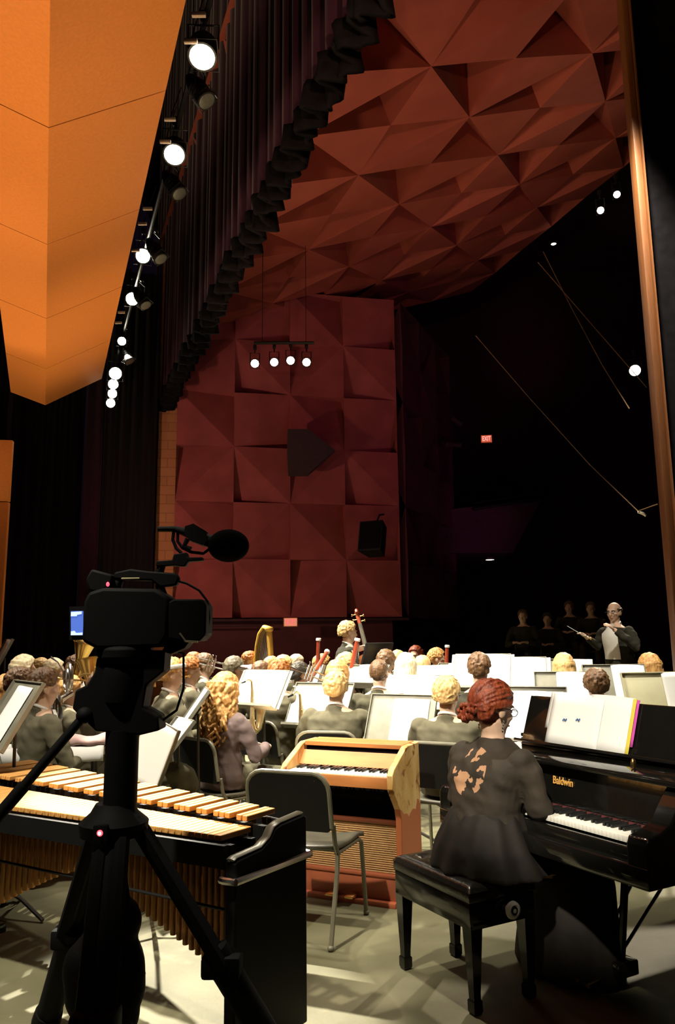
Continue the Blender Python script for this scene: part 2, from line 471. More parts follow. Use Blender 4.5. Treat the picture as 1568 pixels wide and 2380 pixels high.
    if style in ('suit', 'tail'):
        c = MB(); rg = []
        for i in range(25):
            a = 2*PI*i/24
            rg.append(V((math.cos(a)*.057, yo(nb) - .003 + math.sin(a)*.055, nb + .004 - .026*math.sin(a))))
        c.tube(rg, .010, 8)
        # shirt front between the lapels
        fr = []
        for i in range(9):
            f = .98 - i*.085; z = base + Tn*f
            a = pw(1-f, [(0, .06), (.07, .062), (.2, .185*sw), (.4, .165*sw), (1, .16)])*1.0; bb = pw(1-f, [(0, .062), (.07, .082), (.18, .112), (.35, .124), (.6, .112), (1, .12)]) + (.017 if style == 'tail' else .012)
            wd = pw(i/8, [(0, .5), (.3, .62), (1, .10 if style != 'tail' else .75)])
            fr.append((z, a, bb, wd))
        def ff(o_):
            return [[V(((a+o_)*math.sin(wd*t), yo(z) + (bb+o_)*math.cos(wd*t), z)) for t in (-1, -.6, -.2, .2, .6, 1)] for z, a, bb, wd in fr]
        outer, inner = ff(.008), ff(-.01)
        rings_ = [o_ + list(reversed(i_)) for o_, i_ in zip(outer, inner)]
        c.rings(rings_)
        c.build('shirt', M_SHIRT, root, ang=60)
        bt = MB(); zb = nb - .012; yb = yo(nb) + .075
        for s in (-1, 1): bt.prism([(0, -.006), (s*.045, -.02), (s*.048, .02), (0, .006)], -.008, .008, T(0, yb, zb) @ RX(90))
        bt.ell((0, yb, zb), (.011, .011, .011))
        if face: bt.build('bow_tie', M_SUIT3 if style == 'suit' else M_SHIRT, root)
        else: bt.bm.free()
    if hair: mesh_obj('hair', hair_mesh(hair[0], Mh, seed, max(.0038, vox*.55), vox <= .0101), hair[1], root)
    if face:
        for s in (-1, 1):
            em = MB(); em.ell((s*.030, .0755, .004), (.0125, .0115, .0095), Mh, 12, 8); em.mi = 1
            em.ell((s*.030, .0845, .004), (.0055, .0035, .0055), Mh, 10, 6); em.build('eye', [M_EYEW, M_IRIS], root)
            bw = MB(); bw.tube([(s*.014, .091, .022), (s*.03, .091, .027), (s*.047, .080, .022)], [.003, .0042, .0025], 6, Mh); bw.build('eyebrow', hair[1] if hair else H_GREY, root)
        mo = MB(); mo.tube([(-.022, .092, -.058), (0, .0985, -.0575), (.022, .092, -.058)], [.002, .004, .002], 6, Mh, flat=1.4); mo.build('lips', M_LIPS, root)
    if glasses:
        gm = MB()
        for s in (-1, 1):
            gm.tube([(s*.031 + .022*math.cos(a), .100, .002 + .017*math.sin(a)) for a in [2*PI*i/16 for i in range(17)]], .0018, 6, Mh)
            gm.tube([(s*.053, .100, .006), (s*.078, .07, .008), (s*.082, .0, .004)], .0018, 6, Mh)
        gm.tube([(-.009, .101, .004), (.009, .101, .004)], .0018, 6, Mh)
        gm.build('glasses', M_METALB, root)
    root['_h'] = 0; del root['_h']
    return root, Mh, A
M_LIPS = pm('lips', (.42, .16, .12), .5, var=.05)
# ------------------------------------------------------------------ setting
M_FLOOR = pm('stage_floor', (.105, .098, .052), .62, col2=(.19, .178, .105), scale=2.3, bump=.12, bscale=30, spec=.3)
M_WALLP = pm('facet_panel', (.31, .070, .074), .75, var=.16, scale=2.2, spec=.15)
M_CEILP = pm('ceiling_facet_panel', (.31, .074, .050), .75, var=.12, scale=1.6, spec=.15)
M_SHADEP = pm('shaded_facet_panel', (.09, .024, .04), .8, var=.15, scale=2.2, spec=.1)  # shade of the far return put into a darker plum panel copy
M_SHELL = pm('shell_panel', (.66, .225, .05), .55, var=.06, scale=40, bump=.04, bscale=90, spec=.25)
M_LOWW = pm('lower_wall_paint', (.11, .022, .034), .8, var=.15, scale=3)
M_DARKW = pm('dark_wall', (.05, .014, .028), .9, var=.2, scale=2)
M_CURT = pm('velvet_curtain', (.024, .005, .013), .95, var=.2, scale=9, stretch=(3, 3, .3), sheen=.3, spec=.1)
M_BRICK = None
def brick_mat():
    m = bpy.data.materials.new('painted_block'); m.use_nodes = True
    nt = m.node_tree; N = nt.nodes; L = nt.links; b = N['Principled BSDF']; b.inputs['Roughness'].default_value = .8
    tc = N.new('ShaderNodeTexCoord'); mp = N.new('ShaderNodeMapping'); mp.inputs['Rotation'].default_value = (R(90), 0, 0)
    br = N.new('ShaderNodeTexBrick'); br.inputs['Color1'].default_value = (.42, .17, .075, 1); br.inputs['Color2'].default_value = (.38, .15, .065, 1)
    br.inputs['Mortar'].default_value = (.26, .10, .045, 1); br.inputs['Scale'].default_value = 1.0
    br.inputs['Brick Width'].default_value = .4; br.inputs['Row Height'].default_value = .2; br.inputs['Mortar Size'].default_value = .008
    L.new(tc.outputs['Object'], mp.inputs['Vector']); L.new(mp.outputs['Vector'], br.inputs['Vector']); L.new(br.outputs['Color'], b.inputs['Base Color'])
    return m
M_BRICK = brick_mat()

f = MB(); f.box((2, 12, -.05), (60, 50, .1)); struct(f.build('floor', M_FLOOR))

def facet(name, mat, o, u, v, n, nu, nv, i0, j0, hs_, ha, hb, back=.05, odd=None):
    """faceted panelling: star points where i+j is even; round each of them flat plates (height ha at their outer corner)
    alternate with deep sunk ones (hb), small upright risers closing the steps between the two"""
    mb = MB(); o, u, v, n = V(o), V(u), V(v), V(n)
    def P(i, j, h): return mb.bm.verts.new(o + u*i + v*j + n*h)
    ok = lambda i, j: 0 <= i <= nu and 0 <= j <= nv
    for i in range(nu+1):
        for j in range(nv+1):
            I, J = i + i0, j + j0
            if (I+J) % 2 == 0: continue
            def hq_(sx, sy):
                a_ = (sx*sy < 0) if J % 2 == 0 else (sx*sy > 0)
                return ha if a_ else hb
            for sx in (-1, 1):
                for sy in (-1, 1):
                    if not (ok(i+sx, j) and ok(i, j+sy)): continue
                    vs = [P(i, j, hq_(sx, sy)), P(i+sx, j, hs_), P(i, j+sy, hs_)]
                    if sx*sy < 0: vs.reverse()
                    mb._f(vs)
            for (si, sj) in ((1, 0), (-1, 0), (0, 1), (0, -1)):
                if not ok(i+si, j+sj): continue
                mb._f([P(i, j, ha), P(i, j, hb), P(i+si, j+sj, hs_)])
    q = [o - n*back, o + u*nu - n*back, o + u*nu + v*nv - n*back, o + v*nv - n*back]
    mb._f([mb.bm.verts.new(p) for p in reversed(q)])
    return struct(mb.build(name, mat, smooth=False, fix=False))

# side wall of the hall, four columns of folded panels
WO = V((-3.487, 16.0, 1.98)); WU = V((.98, .199, 0)).normalized()*1.232; WV = V((0, 0, 1.234)); WN = V((.199, -.98, 0)).normalized()
facet('wall_right', M_WALLP, WO, WU, WV, WN, 4, 6, 0, 0, .22, .20, -.10, .14)
# darker return, turning away into the hall
W2O = WO + WU*4; W2U = V((.42, .90, 0)).normalized()*1.3
facet('wall_far', M_SHADEP, W2O, W2U, WV, V((.90, -.42, 0)), 3, 6, 0, 0, .22, .25, -.25, .30)
b = MB(); b.box((1.2, 0, -.05), (4.98, .3, 4.0)); 
wl = struct(b.build('wall_lower', M_LOWW)); wl.location = WO + WN*-.25 + WU*.9; wl.rotation_euler = (0, 0, math.atan2(WU.y, WU.x)); wl.location.z = 0.0
b = MB(); b.box((2.49, -.16, 1.93), (5.2, .10, .05)); b.box((1.0, -.16, 1.80), (2.0, .06, .03))
t_ = struct(b.build('trim_1', M_DARKW)); t_.location = (WO.x, WO.y, 0); t_.rotation_euler = (0, 0, math.atan2(WU.y, WU.x))
b = MB(); b.box((0, 0, 5), (.42, .3, 10))
br_ = struct(b.build('wall_proscenium', M_BRICK)); p_ = at(379, 1437, 15.95); br_.location = (p_.x, p_.y + .1, 0); br_.rotation_euler = (0, 0, .1)
# hall ceiling
CE0, CD0 = 4.35, 7.76
CU = ED(0, 1.25); CVv = ED(1.34, 0) + V((0, 0, .5)); CN = ED(.35, 0).normalized()*.36 - V((0, 0, .93))
facet('ceiling', M_CEILP, ED(CE0, CD0, 9.0) + CU*(-6) + CVv*(-1), CU, CVv, CN, 14, 6, -6, -1, .12, .10, -2.4, 2.5)
# back of the house
b = MB(); b.box((0, 0, 8), (40, .3, 16)); bw_ = struct(b.build('wall_back', M_DARKW)); bw_.location = (12, 26.5, 0); bw_.rotation_euler = (0, 0, R(-8))
b = MB(); b.box((0, 0, 9), (.3, 14, 18)); o_ = struct(b.build('wall_house', M_DARKW)); o_.location = (22, 17, 0)
b = MB(); b.box((0, 0, 15.2), (30, 26, .2)); o_ = struct(b.build('ceiling_upper', M_DARKW)); o_.location = (9, 15, 0)
# balcony: front, deck and the soffit under it
bl = thing('balcony', 'dim balcony box with sloped front at the back of the hall', 'balcony', (0, 0, 0))
A_, B_ = at(975, 1285, 20), at(1190, 1285, 20.5)
b = MB()
rg = []
for p, q in ((at(965, 1285, 20), at(985, 1190, 20)), (at(1190, 1285, 20.6), at(1258, 1160, 20.6))):
    rg.append([p, q, q + V((.1, .25, 0)), p + V((.1, 3.2, 0))])
b.rings(rg); b.build('balcony_front', M_DARKW, bl, smooth=False)
b = MB(); q0, q1 = at(1100, 1183, 20.1), at(1258, 1158, 20.5)
b.tube([q0, q1], .05, 8); b.tube([q0 + V((0, 0, .16)), q1 + V((0, 0, .16))], .02, 6); b.build('rail', M_METALB, bl)
# upper gallery ledges seen in the dark
for k, (x0, y0, x1, y1, d) in enumerate(((1050, 972, 1072, 988, 18.6), (1034, 1032, 1072, 1035, 18.6))):
    b = MB(); b.tube([at(x0, y0, d), at(x1, y1, d)], .06, 8)
    tag(b.build('wall_rail', M_DARKW), ['short slanted dark rail on the hall wall above the level one', 'short level dark rail on the hall wall left of the exit sign'][k], 'rail')
# proscenium valance curtain: pleats with a scalloped fringe
def pleat(d): return .10*math.sin(d*2*PI/.34 + .8*math.sin(d*1.7)) + .04*math.sin(d*2*PI/.13)
NP = 620
mb = MB()
def cv(u, v):
    d = -1.0 + 18.7*u; z = 6.62 + 13.0*v + .03*abs(math.sin(d*PI/.34))*(1-v)
    p = ED(2.28 + pleat(d)*(1 - .35*v), d, z); return p
mb.grid(cv, NP, 3); 
cur = thing('proscenium_valance', 'long pleated dark velvet valance hanging across the proscenium', 'curtain', (0, 0, 0))
o_ = mb.build('pleated_drape', M_CURT, cur, ang=180, fix=False)
sm = o_.modifiers.new('thick', 'SOLIDIFY'); sm.thickness = .012
mb = MB()
def hem(u, v):
    d = -1.0 + 18.7*u; k = abs(math.sin(d*PI/.34 + .7*math.sin(d*1.7))); n_ = noise.noise(V((d*3.1, 0, 4)))
    z = lerp(6.52 - .10*k - .05*n_, 6.70, v)
    return ED(2.25 + 1.15*pleat(d) + .05*(1-v)*math.sin(d*37) + .03*n_, d, z)
mb.grid(hem, 900, 3); o_ = mb.build('hem_fringe', M_CLOTHB, cur, ang=180, fix=False); sm = o_.modifiers.new('thick', 'SOLIDIFY'); sm.thickness = .05
# black masking legs, far side of the stage
M_LEG = pm('black_masking', (.010, .006, .010), .95, spec=.05, sheen=.1)
M_LEGLIT = pm('lit_fold_masking', (.05, .014, .035), .95, spec=.05, sheen=.2)  # light on black curtain folds, put into a plum copy of the masking
def leg(label, e0, e1, d, z1, mat, amp=.06):
    mb = MB()
    def fn(u, v):
        e = lerp(e0, e1, u); return ED(e, d + amp*math.sin(e*2*PI/.24) + .3*amp*math.sin(e*31), .02 + z1*v)
    mb.grid(fn, max(12, int(abs(e1-e0)*40)), 2)
    o = mb.build('masking_curtain', mat, None, ang=180, fix=False); m = o.modifiers.new('t', 'SOLIDIFY'); m.thickness = .01
    return tag(o, label, 'curtain')
leg('wide black masking curtain behind the brass players on far left', -7.5, .6, 16.6, 9.5, M_LEG)
leg('black curtain fold with painted plum light beside the far edge of the wide black masking', .62, 1.0, 16.3, 9.0, M_LEGLIT, .05)
leg('black curtain leg hung next to the painted block wall edge', 1.0, 2.05, 16.0, 9.5, M_LEG)
leg('narrow curtain strip with painted plum light under the shell ceiling on far left', -.9, -.82, 16.3, 7.2, M_LEGLIT, .03)
# orchestra shell: hanging V ceiling panel and tower panel
sh_ = thing('shell_ceiling', 'big orange folded acoustic panel hanging over the stage', 'ceiling panel', (0, 0, 0))
sec = [(.73, 6.0), (-.16, 5.42), (-.62, 5.62)]
P0 = {}
DN = -1.6; DF = 13.17
seams = [DN, 1.95, 3.85, 5.75, 7.62, 9.5, 11.35, DF]
EF = [(.73, 6.0), (-.155, 5.43), (-.70, 5.60)]
for (ea, za), (eb, zb), nm in ((EF[0], EF[1], 'shell_panel_face'), (EF[1], EF[2], 'shell_panel_face')):
    for a, c in zip(seams, seams[1:]):
        b = MB(); g = .006
        pts = [ED(ea, a+g, za), ED(eb, a+g, zb), ED(eb, c-g, zb), ED(ea, c-g, za)]
        top = [p + V((0, 0, .05)) for p in pts]
        b.rings([pts, top]); b.build(nm, M_SHELL, sh_, smooth=False)
b = MB()
b.rings([[ED(.70, d_, 6.16), ED(-.155, d_, 5.60), ED(-.68, d_, 5.78), ED(-.68, d_, 5.72), ED(-.155, d_, 5.50), ED(.70, d_, 6.06)] for d_ in (DN, DF-.02)])
b.build('panel_backing', M_DARKW, sh_, smooth=False)
p_ = at(14, 1300, 9.0); 
b = MB(); b.box((-1.2, 0, 1.58), (2.4, .08, 3.16), bev=.01); b.box((-1.2, 0, 3.55), (2.4, .08, .76), bev=.01)
tw = tag(b.build('shell_tower', M_SHELL), 'upright orange acoustic shell tower at the left edge', 'acoustic panel'); tw.location = (p_.x, p_.y, 0); tw.rotation_euler = (0, 0, R(8))
# slim wooden proscenium edge on the right and the dark wall it finishes
pt, pb = at(1402, 40, 6.0), at(1556, 1400, 6.0)
M_EDGE = pm('edge_wood', (.20, .068, .016), .5, var=.15, scale=20, stretch=(4, 4, .3))
ax = (pt.x + pb.x)/2 + .05
b = MB(); b.box((-.012, 0, 5.5), (.062, .12, 11), None, .012); b.box((.025, -.03, 5.5), (.012, .10, 11))
o_ = struct(b.build('trim_2', M_EDGE)); o_.location = (pb.x + .045, 6.0, 0)
lean_ = math.atan2(pt.x - pb.x, pt.z - pb.z)
b = MB(); b.box((3.06, .12, 6.5), (6, .2, 13)); o_ = struct(b.build('wall_side', M_CLOTHB)); o_.location = (pb.x + .045, 6.0, 0)

# ------------------------------------------------------------------ lamps
M_LENS = pm('hot_lens', (.9, .9, .8), .3, emit=(1, .93, .72), estr=60, var=.01)
M_LENSD = pm('dim_lens', (.9, .9, .8), .3, emit=(1, .93, .74), estr=9, var=.01)
M_GLASS = pm('dark_lens_glass', (.10, .10, .09), .08, coat=1.0)
lamp_label = []
def par(px, py, d, label, aim=None, lens=M_LENS, r=.10, grp=None, name='stage_light', ln=.30, cat='spotlight', rig=.42):
    """parabolic can: housing, lens, yoke, clamp; lens centre seen at px,py"""
    c = at(px, py, d)
    dv = (V(aim) - c).normalized() if aim is not None else (V((0, 0, EYE)) - c).normalized()
    root = thing(name, label, cat, c, 0, grp)
    x, y, z = basis(dv, V((0, 0, 1)).cross(dv)); Mx = frame(V((0, 0, 0)), x, y, z)
    b = MB(); b.lathe([(r*1.08, .02), (r*1.1, -.04), (r*1.02, -.05), (r*.98, -ln*.6), (r*.6, -ln*.9), (r*.35, -ln), (.01, -ln)], 22, Mx)
    for k in range(3): b.lathe([(r*1.06, -ln*(.25+.12*k)), (r*1.06, -ln*(.29+.12*k))], 22, Mx)
    b.build('housing', M_METALB, root)
    b = MB(); b.lathe([(.001, .028), (r*.5, .030), (r*.92, .022), (r*.92, .012)], 22, Mx); b.build('lens', lens, root)
    b = MB(); yk = [x*(r*1.1) - dv*ln*.35, x*(r*1.15) - dv*ln*.35 + V((0, 0, rig*.55)), -x*(r*1.15) - dv*ln*.35 + V((0, 0, rig*.55)), -x*(r*1.1) - dv*ln*.35]
    b.tube(yk, .010, 6); b.build('yoke', M_METALB, root)
    b = MB(); q = -dv*ln*.35 + V((0, 0, rig*.55)); b.tube([q, V((q.x, q.y, rig))], .012, 6); b.box((q.x, q.y, rig), (.06, .06, .09), bev=.01); b.build('clamp', M_METALB, root)
    b = MB(); fr_ = .115 if r > .09 else r*1.15
    s_ = r*1.16
    b.tube([x*s_ + y*s_ - dv*.01, -x*s_ + y*s_ - dv*.01, -x*s_ - y*s_ - dv*.01, x*s_ - y*s_ - dv*.01, x*s_ + y*s_ - dv*.01], .005, 5); b.build('colour_frame', M_METALB, root)
    return c, dv
PLACE = ['nearest', 'second', 'third', 'fourth', 'fifth', 'sixth', 'seventh', 'eighth', 'farthest']
LP = [(470, 130, .115), (405, 358, .11), (332, 595, .10), (307, 695, .10), (283, 793, .075), (268, 868, .12), (263, 893, .10), (261, 915, .09), (257, 937, .09)]
lamps = []
for i, (px, py, r) in enumerate(LP):
    r0 = ray(px, py); k = r0.x/r0.y       # where the ray crosses the batten line E = 1.02
    d = 1.02/(k*math.cos(DA) + math.sin(DA))
    c, dv = par(px, py, d, f'{PLACE[i]} glowing stage lamp along the batten beside the orange panel', at(784 - 520, 1900, 3.4) if i < 2 else None, M_LENS, r, 'lit lamps on the overhead batten', ln=.32)
    lamps.append(c)
DK = [(478, 232, 'dark can lamp tilted right hanging after the nearest glowing one'), (415, 448, 'dark can lamp tilted right below the second glowing one'), (372, 600, 'small dark can lamp right of the third glowing one'), (337, 708, 'small dark can lamp right of the fourth glowing one'), (300, 838, 'tiny dark can lamp above the brightest far glow')]
for px, py, lab in DK:
    r0 = ray(px, py); k = r0.x/r0.y; d = 1.16/(k*math.cos(DA) + math.sin(DA))
    c0 = at(px, py, d); par(px, py, d, lab, c0 + V((.55, -.15, -.9)), M_GLASS, .085, 'unlit lamps on the overhead batten', ln=.34)
bt_ = thing('lighting_batten', 'black pipe batten carrying the row of stage lamps', 'pipe', ED(1.05, 8, 6.8))
bo_ = bt_.location.copy()
b = MB(); b.tube([ED(1.05, 1, 6.80) - bo_, ED(1.05, 16.0, 6.80) - bo_], .026, 8); b.build('pipe', M_METALB, bt_)
for k in range(7):
    b = MB(); b.tube([ED(1.05, 2 + 2.2*k, 6.8) - bo_, ED(1.05, 2 + 2.2*k, 11.5) - bo_], .006, 5); b.build('lift_line', M_METALB, bt_)
M_TAPE = pm('pale_tag', (.62, .45, .33), .7)
for px, py in ((462, 34), (443, 96), (395, 277), (384, 329), (343, 485), (331, 520), (315, 582), (282, 726), (275, 750)):
    r0 = ray(px, py); d = .90/(r0.x/r0.y*math.cos(DA) + math.sin(DA)); p_ = at(px, py, d)
    b = MB(); b.box(p_ - bo_, (.11, .03, .035), None, .004); tg = b.build('label_strip', M_TAPE, bt_); tg['label'] = 'small pale label strip'
    b = MB(); b.tube([p_ - bo_, V((p_.x, p_.y, 6.8)) - bo_ + V((.10, .0, 0))], .006, 5); b.build('strip_hanger', M_METALB, bt_)
# front lamps hung before the side wall
for k, (px, py) in enumerate(((592, 845), (637, 842), (675, 838), (712, 842))):
    par(px, py, 13.0, f'{["leftmost","second from left","third from left","rightmost"][k]} of the four lit lamps on the bar before the folded wall', None, M_LENS, .075, 'four lamps on the hall bar', ln=.4, rig=.36)
b = MB(); q = at(590, 797, 13.0); q2 = at(730, 797, 13.0); b.tube([q, q2], .03, 8); [b.tube([q3, q3 + V((0, 0, 1.9))], .006, 5) for q3 in (q + V((.15, 0, 0)), q2 - V((.15, 0, 0)))]
tag(b.build('lamp_bar', M_METALB), 'short black pipe holding four lamps before the folded wall', 'pipe')
par(1475, 861, 14.0, 'bright lone lamp in the dark hall near the wooden edge', None, M_LENS, .11, ln=.3)
par(1433, 452, 13.0, 'upper white lamp of the pair high in the dark hall', None, M_LENS, .065, ln=.3)
par(1395, 489, 13.0, 'lower white lamp of the pair high in the dark hall', None, M_LENS, .065, ln=.3)
for (px, py, d, r, lab) in ((1138, 1301, 18.0, .10, 'small round downlight under the dim balcony'), (1286, 567, 17.0, .06, 'tiny round downlight high in the dark hall ceiling')):
    c = at(px, py, d); root = thing('downlight', lab, 'lamp', c)
    b = MB(); b.lathe([(r, .01), (r, .0), (.001, .0)], 20); b.build('lens', M_LENSD, root)
    b = MB(); b.lathe([(r*1.25, .05), (r*1.25, .0), (r*1.02, -.004), (r*1.02, .05)], 20, cap=False); b.build('trim_ring', M_METALB, root)
# exit signs
M_EXITF = pm('exit_face', (.5, .06, .03), .5, emit=(1, .16, .07), estr=.55, var=.03)
M_EXITL = pm('exit_letters', (.9, .5, .45), .5, emit=(1, .50, .45), estr=1.1, var=.03)
M_EXITH = pm('exit_housing', (.35, .16, .06), .6)
def text(s, size, mat, name, parent, depth=.004, bold=False):
    c = bpy.data.curves.new('t', 'FONT'); c.body = s; c.size = size; c.extrude = depth; c.align_x = 'CENTER'; c.align_y = 'CENTER'
    if bold: c.offset = size*.012
    o = bpy.data.objects.new('t', c); COL.objects.link(o)
    dg = bpy.context.evaluated_depsgraph_get(); dg.update()
    me = bpy.data.meshes.new_from_object(o.evaluated_get(dg)); bpy.data.objects.remove(o)
    me.materials.clear()
    return mesh_obj(name, me, mat, parent)
def exit_sign(px, py, d, w, h, lab, face=M_EXITF, let=M_EXITL):
    c = at(px, py, d); root = thing('exit_sign', lab, 'exit sign', c); root.rotation_euler = (0, 0, math.atan2(-c.x, c.y)*.6)
    b = MB(); b.box((0, .04, 0), (w, .08, h), bev=.01); b.build('housing', M_EXITH, root)
    b = MB(); b.box((0, -.004, 0), (w*.88, .012, h*.84)); b.build('sign_face', face, root)
    t = text('EXIT', h*.78, let, 'letters', root, .003, True); t.rotation_euler = (R(90), 0, 0); t.location = (0, -.013, 0); t.scale = (.62, 1, 1)
exit_sign(1130, 1020, 19.0, .30, .22, 'red lit EXIT sign high in the dark hall')
M_EXITF2 = pm('washed_exit_face', (.5, .16, .10), .5, emit=(.9, .30, .17), estr=.7, var=.03)
M_EXITL2 = pm('washed_exit_letters', (.8, .2, .3), .5, emit=(.9, .16, .22), estr=.75, var=.03)
exit_sign(675, 1446, 15.75, .30, .19, 'pinkish lit EXIT sign under the folded wall', M_EXITF2, M_EXITL2)
# dark grille in the folded wall and hanging loudspeaker
gp = [(668, 997), (716, 997), (778, 1046), (716, 1101), (670, 1101), (667, 1046)]
b = MB(); g0 = [at(x, y, 15.62 + (x-668)*.0022) for x, y in gp]; b.rings([g0, [p + V((-.02, .25, 0)) for p in g0]])
M_GRILLE = pm('dark_grille', (.045, .022, .028), .85, var=.4, scale=60)
tag(b.build('wall_grille', M_GRILLE, smooth=False), 'dark six sided grille set in the folded hall wall', 'grille')
sp = thing('hung_loudspeaker', 'black loudspeaker hung on the right part of the folded wall', 'loudspeaker', at(868, 1252, 15.6), 25)
b = MB(); b.prism([(-.26, -.2), (.26, -.2), (.18, .24), (-.18, .24)], -.33, .33, RX(-14)); b.build('cabinet', M_BLACK, sp, bevel=.015)
b = MB(); b.box((0, -.205, 0), (.46, .02, .58), RX(-14), bev=.006); b.build('grille', M_CLOTHB, sp)
b = MB(); b.tube([(0, .1, .3), (0, .35, .55), (0, .6, .6)], .02, 8); b.build('bracket', M_METALB, sp)
# thin wires and the hung microphone over the front of the stage
M_WIRE = pm('pale_wire', (.30, .17, .08), .5)
for lab, pts in (('bright thin wire falling steeply beside the upper right hall lamp', [(1262, 585, 9.5), (1330, 720, 8.6), (1400, 850, 7.9), (1462, 950, 7.4)]),
                 ('faint thin wire crossing to the lone hall lamp', [(1250, 610, 10.5), (1380, 760, 9.0), (1502, 900, 8.0)]),
                 ('long thin wire slanting down to the hung microphone', [(1105, 780, 11.0), (1230, 925, 9.8), (1370, 1080, 8.6), (1482, 1188, 8.0)]),
                 ('short thin wire from hung microphone to the wooden edge', [(1482, 1188, 8.0), (1527, 1172, 7.6)])):
    b = MB(); b.tube([at(*p) for p in pts], .0055, 6); tag(b.build('support_wire', M_WIRE), lab, 'wire')
mc = thing('hanging_microphone', 'small microphone hung on wires over the front of the stage', 'microphone', at(1488, 1194, 8.0))
b = MB(); b.tube([(-.03, 0, .02), (.02, -.02, 0), (.045, -.03, -.03)], [.012, .016, .012], 8); b.build('capsule', M_SILVER, mc)
b = MB(); b.tube([(.02*math.cos(a)+.02, 0, .02*math.sin(a)) for a in [2*PI*i/14 for i in range(15)]], .004, 6); b.build('clip', M_METALB, mc)
# ------------------------------------------------------------------ chairs
M_SHELLC = pm('black_chair_shell', (.006, .0058, .005), .6, spec=.2)
M_FRAMEC = pm('dark_olive_chair_frame', (.14, .128, .085), .42, spec=.5)
M_SEATC = pm('olive_black_seat', (.075, .068, .046), .5, spec=.45)
def make_chair(label, loc, heading):
    root = thing('orchestra_chair', label, 'chair', loc, heading, 'black orchestra chairs')
    b = MB()
    def sf(u, v):
        x = lerp(-.225, .225, u); y = lerp(-.20, .215, v)
        return V((x, y, .44 + .018*(2*u-1)**2 - .014*math.sin(PI*v) - (.03*max(0, v-.8)/.2)))
    b.grid(sf, 14, 12); o = b.build('seat', M_SEATC, root, ang=180); m = o.modifiers.new('t', 'SOLIDIFY'); m.thickness = .022; m.offset = -1
    hw_, z0, z1, rc = .222, .525, .805, .085
    def by(z): return -.215 - (z-.45)*.20
    outl = [(-hw_, z0 + .02)] + [(-hw_ + .0, z1 - rc)] + [(-hw_ + rc - rc*math.cos(a), z1 - rc + rc*math.sin(a)) for a in (R(22), R(45), R(68), R(90))]
    outl = outl + [(-x, z) for x, z in reversed(outl)] 
    outl = outl + [(hw_ - .02, z0), (-hw_ + .02, z0)]
    b = MB(); b.rings([[V((x, by(z) + .015*(x/hw_)**2*-1 + o_, z)) for x, z in outl] for o_ in (-.012, .012)])
    b.build('backrest', M_SHELLC, root, ang=30)
    b = MB(); lp = [(x, z) for x, z in outl[:-2]]
    b.tube([V((x*1.01, by(z) - .004 - .015*(x/hw_)**2, z + .003)) for x, z in lp], .0125, 8)
    b.build('back_frame', M_FRAMEC, root)
    b = MB(); b.tube([(-.19, by(.55) - .014, .545), (.19, by(.55) - .014, .545)], .006, 6); b.build('back_rib', M_FRAMEC, root)
    for x, z in ((-.15, .775), (.15, .775), (-.195, .64), (.195, .64), (0, .545)):
        q = MB(); q.ell((x, by(z) - .0175, z), (.006, .004, .006), None, 8, 6); q.build('screw', M_CHROME, root)
    for s in (-1, 1):
        b = MB(); b.tube([(s*.224, by(.55), .56), (s*.224, -.215, .47), (s*.222, -.175, .415), (s*.222, -.185, .32), (s*.225, -.285, .012)], .0125, 8); b.ell((s*.225, -.287, .014), (.017, .017, .014)); b.build('leg', M_FRAMEC, root)
        b = MB(); b.tube([(s*.215, -.17, .41), (s*.215, .15, .405), (s*.218, .19, .38), (s*.225, .235, .012)], .0125, 8); b.ell((s*.225, .236, .014), (.017, .017, .014)); b.build('leg', M_FRAMEC, root)
    b = MB(); b.tube([(-.215, -.1, .405), (.215, -.1, .405)], .010, 7); b.tube([(-.215, .12, .402), (.215, .12, .402)], .010, 7); b.build('crossbar', M_FRAMEC, root)
    return root
CH0 = make_chair('empty black orchestra chair standing alone before the celesta', (-.165, 4.25, 0), 21)
def chair(x, y, h, label): return copy_tree(CH0, (x, y, 0), h, label)

